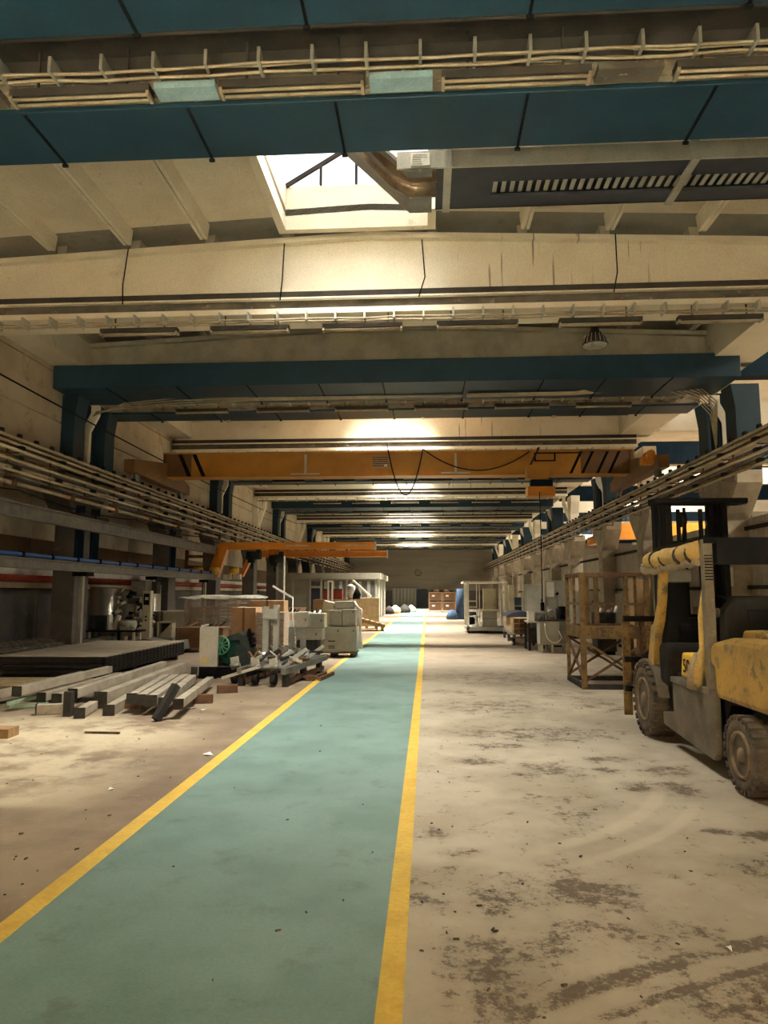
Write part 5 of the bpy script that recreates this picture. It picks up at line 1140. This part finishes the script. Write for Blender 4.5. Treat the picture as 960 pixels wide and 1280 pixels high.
# operator compartment
B(.32, .7, .72, 1.40, 2.2, .80).build('floor_plate', 'black', F_)
MB().prism([(.98, .78), (1.42, .78), (1.36, 1.02), (1.0, 1.00)], 'x', .08, .35).build('battery_cover', 'bright_yellow', F_, bevel=.02)
fc = bpy.data.curves.new('number', 'FONT'); fc.body = '50'; fc.size = .19; fc.extrude = .002; fc.align_x = 'LEFT'
fq = bpy.data.objects.new('number_text', fc); COL.objects.link(fq); bpy.context.view_layer.update()
fm = bpy.data.meshes.new_from_object(fq.evaluated_get(bpy.context.evaluated_depsgraph_get())); bpy.data.objects.remove(fq)
fo = bpy.data.objects.new('number', fm); COL.objects.link(fo); fo.parent = F_; fo.location = (.074, 1.33, .83); fo.rotation_euler = (R(90), 0, R(-90)); fm.materials.clear(); fm.materials.append(M['black']); fo['label'] = 'black number 50 on the yellow cover'
B(.36, .9, .80, 1.36, 1.6, 1.0).build('engine_hood', 'black', F_, bevel=.03)
B(.40, .95, 1.0, 1.0, 1.45, 1.12).build('seat_cushion', 'rubber_black', F_, bevel=.04)
MB().prism([(.28, 1.10), (1.0, 1.10), (1.02, 1.45), (.92, 1.58), (.40, 1.58), (.30, 1.45)], 'y', .80, .95).build('seat_back', 'rubber_black', F_, bevel=.03)
B(.5, .785, 1.2, .8, .80, 1.45).build('seat_pad', 'black', F_, bevel=.01)
sw = MB().tube([(.62 + .17 * math.cos(a * .3491), 1.78 + .06 * math.sin(a * .3491), 1.42 + .155 * math.sin(a * .3491)) for a in range(19)], .016, 8, cap=False).build('steering_wheel', 'black', F_)
MB().cyl((.62, 1.85, 1.42), (.62, 2.1, 1.0), .035).bar((.47, 1.79, 1.42), (.78, 1.79, 1.42), .02).build('steering_column', 'black', sw)
MB().lathe([(-.02, .04), (0, .05), (.03, .04)], (.60, 1.76, 1.40), 'y', 12).build('horn_button', 'galv', sw)
MB().prism([(1.9, .8), (2.25, .8), (2.3, 1.25), (2.05, 1.35), (1.95, 1.2)], 'x', .28, 1.35).build('dashboard', 'black', F_, bevel=.02)
# overhead guard
B(.04, .58, .76, .13, .66, 2.09).build('rear_post', 'fork_grey', F_, bevel=.01); B(1.45, .58, .76, 1.54, .66, 2.09).build('rear_post', 'black', F_)
mb = MB()
for k in range(9): mb.box(.05, .572, 1.72 + k * .027, .12, .58, 1.732 + k * .027)
mb.build('vent_slots', 'black', F_)
B(.13, .50, 1.86, 1.45, .62, 2.06).build('rear_header', 'black', F_, bevel=.01)
B(.05, .5, 2.05, 1.54, 2.0, 2.10).build('roof_plate', 'black', F_)
for x in (.06, 1.46): B(x, .6, 1.98, x + .08, 2.0, 2.05).build('roof_rail', 'fork_grey' if x < 1 else 'black', F_)
MB().prism([(1.84, 1.98), (1.92, 1.98), (2.0, 1.5), (2.16, 1.27), (2.24, 1.25), (2.43, .80), (2.24, .78), (2.10, 1.14), (1.98, 1.3), (1.88, 1.55), (1.82, 1.8)], 'x', .06, .14).build('front_post', 'fork_yellow', F_, bevel=.01)
MB().prism([(1.84, 1.98), (1.92, 1.98), (2.0, 1.5), (2.43, .80), (2.24, .78), (1.88, 1.55)], 'x', 1.45, 1.53).build('front_post', 'black', F_)
B(.16, 2.0, .78, .40, 2.14, 1.78).build('front_shroud', 'black', F_, bevel=.01); B(.14, 1.93, 1.72, .42, 2.12, 1.86).build('work_light', 'steel_grey', F_, bevel=.01)
# rolled canvas
random.seed(6); mb = MB(); n_ = 14; pts = []; rs = []
for k in range(n_ + 1): pts.append((.045 + random.uniform(-.01, .01), .68 + k * .108, 2.0 - .022 * k / n_ * 2 + random.uniform(-.01, .01))); rs.append(.085 * random.uniform(.88, 1.12))
cr = mb.tube(pts, None, 12, rs).build('canvas_roll', 'canvas', F_)
pts2 = [(p[0] + .0, p[1] + .03 + .01 * i, p[2] - .095 + random.uniform(-.02, .015)) for i, p in enumerate(pts)]; MB().tube(pts2, None, 10, [.052 * random.uniform(.7, 1.2) for _ in pts2]).build('loose_fold', 'canvas_dirty', cr)
for k in (1, 4, 8, 11): MB().lathe([(-.015, .098), (.015, .098)], (.045, .68 + k * .108, 1.97), 'y', 12).build('strap', 'dark_end', cr)
MB().cyl((.02, 2.1, 1.93), (.02, 2.36, 1.93), .02, .012).build('roll_rod', 'galv', cr)
MB().tube([(.07, .68, 1.68), (.05, .72, 1.4), (.06, .74, 1.1), (.03, .82, .9), (.05, .88, .78)], None, 8, [.012, .03, .035, .06, .075]).build('hanging_flap', 'canvas', cr)
MB().tube([(.02, .78, 1.05), (.0, .84, .9), (.02, .9, .74)], None, 8, [.03, .055, .07]).build('flap_hem', 'canvas_dirty', cr)
# counterweight
MB().prism([(-.95, .72), (-.55, .72), (-.4, .69), (.52, .69), (.54, .95), (.65, .98), (.64, 1.10), (.55, 1.17), (.2, 1.23), (-.6, 1.23), (-.98, 1.05), (-1.02, .8)], 'x', .06, 1.52).build('counterweight', 'fork_yellow', F_, bevel=.05)
MB().prism([(-.1, 1.22), (.5, 1.20), (.45, 1.28), (.1, 1.30)], 'x', .30, 1.3).build('hood_lid', 'fork_yellow', F_, bevel=.02)
B(.5, -.02, 1.235, 1.2, .4, 1.31).build('grille', 'rubber_black', F_)
MB().prism([(-.9, .45), (-.5, .72), (.5, .69), (.45, .5), (.33, .66), (.0, .69), (-.36, .62)], 'x', .12, 1.45).build('rear_arch', 'black', F_)
# mast
for x in (.38, 1.13):
    o = MB().box(x, 2.98, .15, x + .14, 3.10, 2.72).box(x + .02, 2.86, .15, x + .05, 2.98, 2.72)
    o.build('outer_mast_rail', 'black', F_, bevel=.006)
    q = x + .16 if x < 1 else x - .08
    B(q, 3.02, .2, q + .07, 3.12, 2.70).build('inner_mast_rail', 'black', F_, bevel=.006)
    q2 = x + .28 if x < 1 else x - .2
    MB().cyl((q2, 2.95, .4), (q2, 2.95, 2.05), .045).cyl((q2, 2.95, 2.05), (q2, 2.95, 2.64), .026).build('lift_cylinder', 'rubber_black', F_)
    MB().cyl((q2 + .09, 2.98, .5), (q2 + .09, 2.98, 2.6), .018).build('hose', 'black', F_)
    MB().tube([(q2 + .06, 2.9, 2.65), (q2 + .03, 2.84, 2.4), (q2 + .02, 2.9, 2.1)], .02, 7).build('hose', 'black', F_)
MB().prism([(.33, 2.80), (1.45, 2.80), (1.5, 2.95), (1.45, 3.14), (.36, 3.14), (.30, 2.95)], 'z', 2.70, 2.76).build('mast_head', 'black', F_, bevel=.01)
for z in (.55, 1.25, 2.15): B(.45, 3.0, z, 1.2, 3.06, z + .1).build('cross_member', 'black', F_)
MB().cyl((.66, 2.9, 2.5), (.72, 2.9, 2.5), .09, n=14).build('chain_wheel', 'rubber_black', F_)
MB().cyl((.34, 2.75, 1.8), (.40, 2.95, 1.2), .025).build('tilt_chain', 'galv', F_)
for x in (.10, 1.42): MB().bar((x + .05, 3.62, .04), (x + .05, 3.62, 1.36), .10, .05).build('fork_shank', 'rusty_yellow', F_); 
for z in (1.24, .72, .35): B(.1, 3.50, z, 1.55, 3.58, z + .07).build('carriage_bar', 'black', F_)
for x in (.3, .6, .9, 1.2): B(x, 3.52, .35, x + .04, 3.56, 1.3).build('backrest_bar', 'rust', F_)
B(.45, 3.12, .4, 1.2, 3.5, .8).build('carriage', 'black', F_)
MB().cyl((.33, 3.2, .85), (.33, 3.45, .78), .05).build('side_shift', 'rubber_black', F_)

# ================================================================== SMALL DEBRIS ON THE FLOOR
random.seed(101)
def walkway(x): return -2.1 < x < -.1
src = None
def shard(L, w): return MB().prism([(-L / 2, -w / 2), (L / 2 * .7, -w / 2), (L / 2, 0), (L / 2 * .6, w / 2), (-L / 2, w / 2 * .7)], 'z', .001, .007)
places = [(2.2, 3.45, .04, 'leaf'), (2.3, 2.95, .04, 'leaf'), (.55, 3.15, .03, 'leaf')]
for x, y, L in ((-.72, 3.55, .03), (-.62, 3.75, .02), (-.45, 3.9, .02), (-1.5, 4.3, .014), (-1.0, 5.2, .02), (-1.6, 6.0, .02), (-.5, 5.6, .014), (-1.1, 7.4, .03), (-.9, 3.1, .014), (-.35, 4.6, .014), (-1.3, 8.8, .03)): places.append((x, y, L, 'leaf'))
for k in range(150):
    y = 2.7 + random.random() ** 1.1 * 8; x = random.uniform(-.05, min(4.2, .6 * y)) if k % 3 else random.uniform(-.6 * y, -2.2)
    if 2.2 < x < 4.4 and 4.8 < y: continue
    if x < -3.2 and y > 9.2: continue
    places.append((x, y, random.choice((.01, .014, .02, .03)), 'leaf'))
base = {}
for x, y, L, m in places:
    where = 'green walkway' if walkway(x) else 'left floor' if x < -2 else 'near right floor' if y < 4.2 else 'middle right floor'
    if L not in base: o = one(shard(L, L * .35), 'debris_chip', 'leaf', '', 'debris', (x, y, .003), random.uniform(0, 6)); base[L] = o
    else: o = copy_obj(base[L], None, (x, y, .003)); o.rotation_euler = (0, 0, random.uniform(0, 6))
    o['label'] = 'small dark chip of wood or leaf lying loose on the ' + where; o['group'] = 'dark chips on the ' + where
for j, (x, y, L) in enumerate(((.78, 2.75, .09), (1.9, 3.25, .05), (1.1, 2.65, .04), (-3.3, 10.0, .14), (-3.1, 9.9, .1), (-2.2, 7.2, .12), (-2.6, 5.9, .05), (1.35, 3.5, .04))):
    one(MB().add([(-L / 2, -L / 4, .002), (L / 3, -L / 3, .015), (L / 2, L / 4, .004), (-L / 4, L / 3, .02), (0, 0, .01)], [(0, 1, 4), (1, 2, 4), (2, 3, 4), (3, 0, 4)]), 'paper_scrap', 'paper', 'crumpled pale paper scrap on the floor, %s' % ('large one at the lower right of the walkway', 'far right by the tyre track', 'right of the large one near the viewer', 'in front of the loose tubes', 'just beside the tube ends', 'left of the walkway edge', 'on the pale patch at the left', 'small one right of the walkway')[j], 'paper', (x, y, 0), j * 1.1)
one(MB().tube([(0, 0, .008), (.12, .05, .02), (.22, .12, .008), (.3, .1, .006)], .006, 5), 'twig', 'leaf', 'thin bent twig lying on the right concrete floor', 'twig', (1.75, 2.95, 0))
one(MB().bar((0, 0, .012), (.42, -.03, .014), .03, .02), 'wood_strip', 'leaf', 'dark wooden strip lying left in front of the loose tubes', 'strip', (-3.95, 8.2, 0))
mb = MB(); random.seed(55)
for k in range(9): a = random.uniform(0, 3); x, y = random.uniform(-.05, .05), random.uniform(-.04, .04); mb.bar((x, y, .006), (x + math.cos(a) * .06, y + math.sin(a) * .05, .02), .012, .006)
one(mb, 'leaf_cluster', 'leaf', 'small heap of dry leaves and splinters at the lower right', 'leaves', (2.0, 3.15, 0))
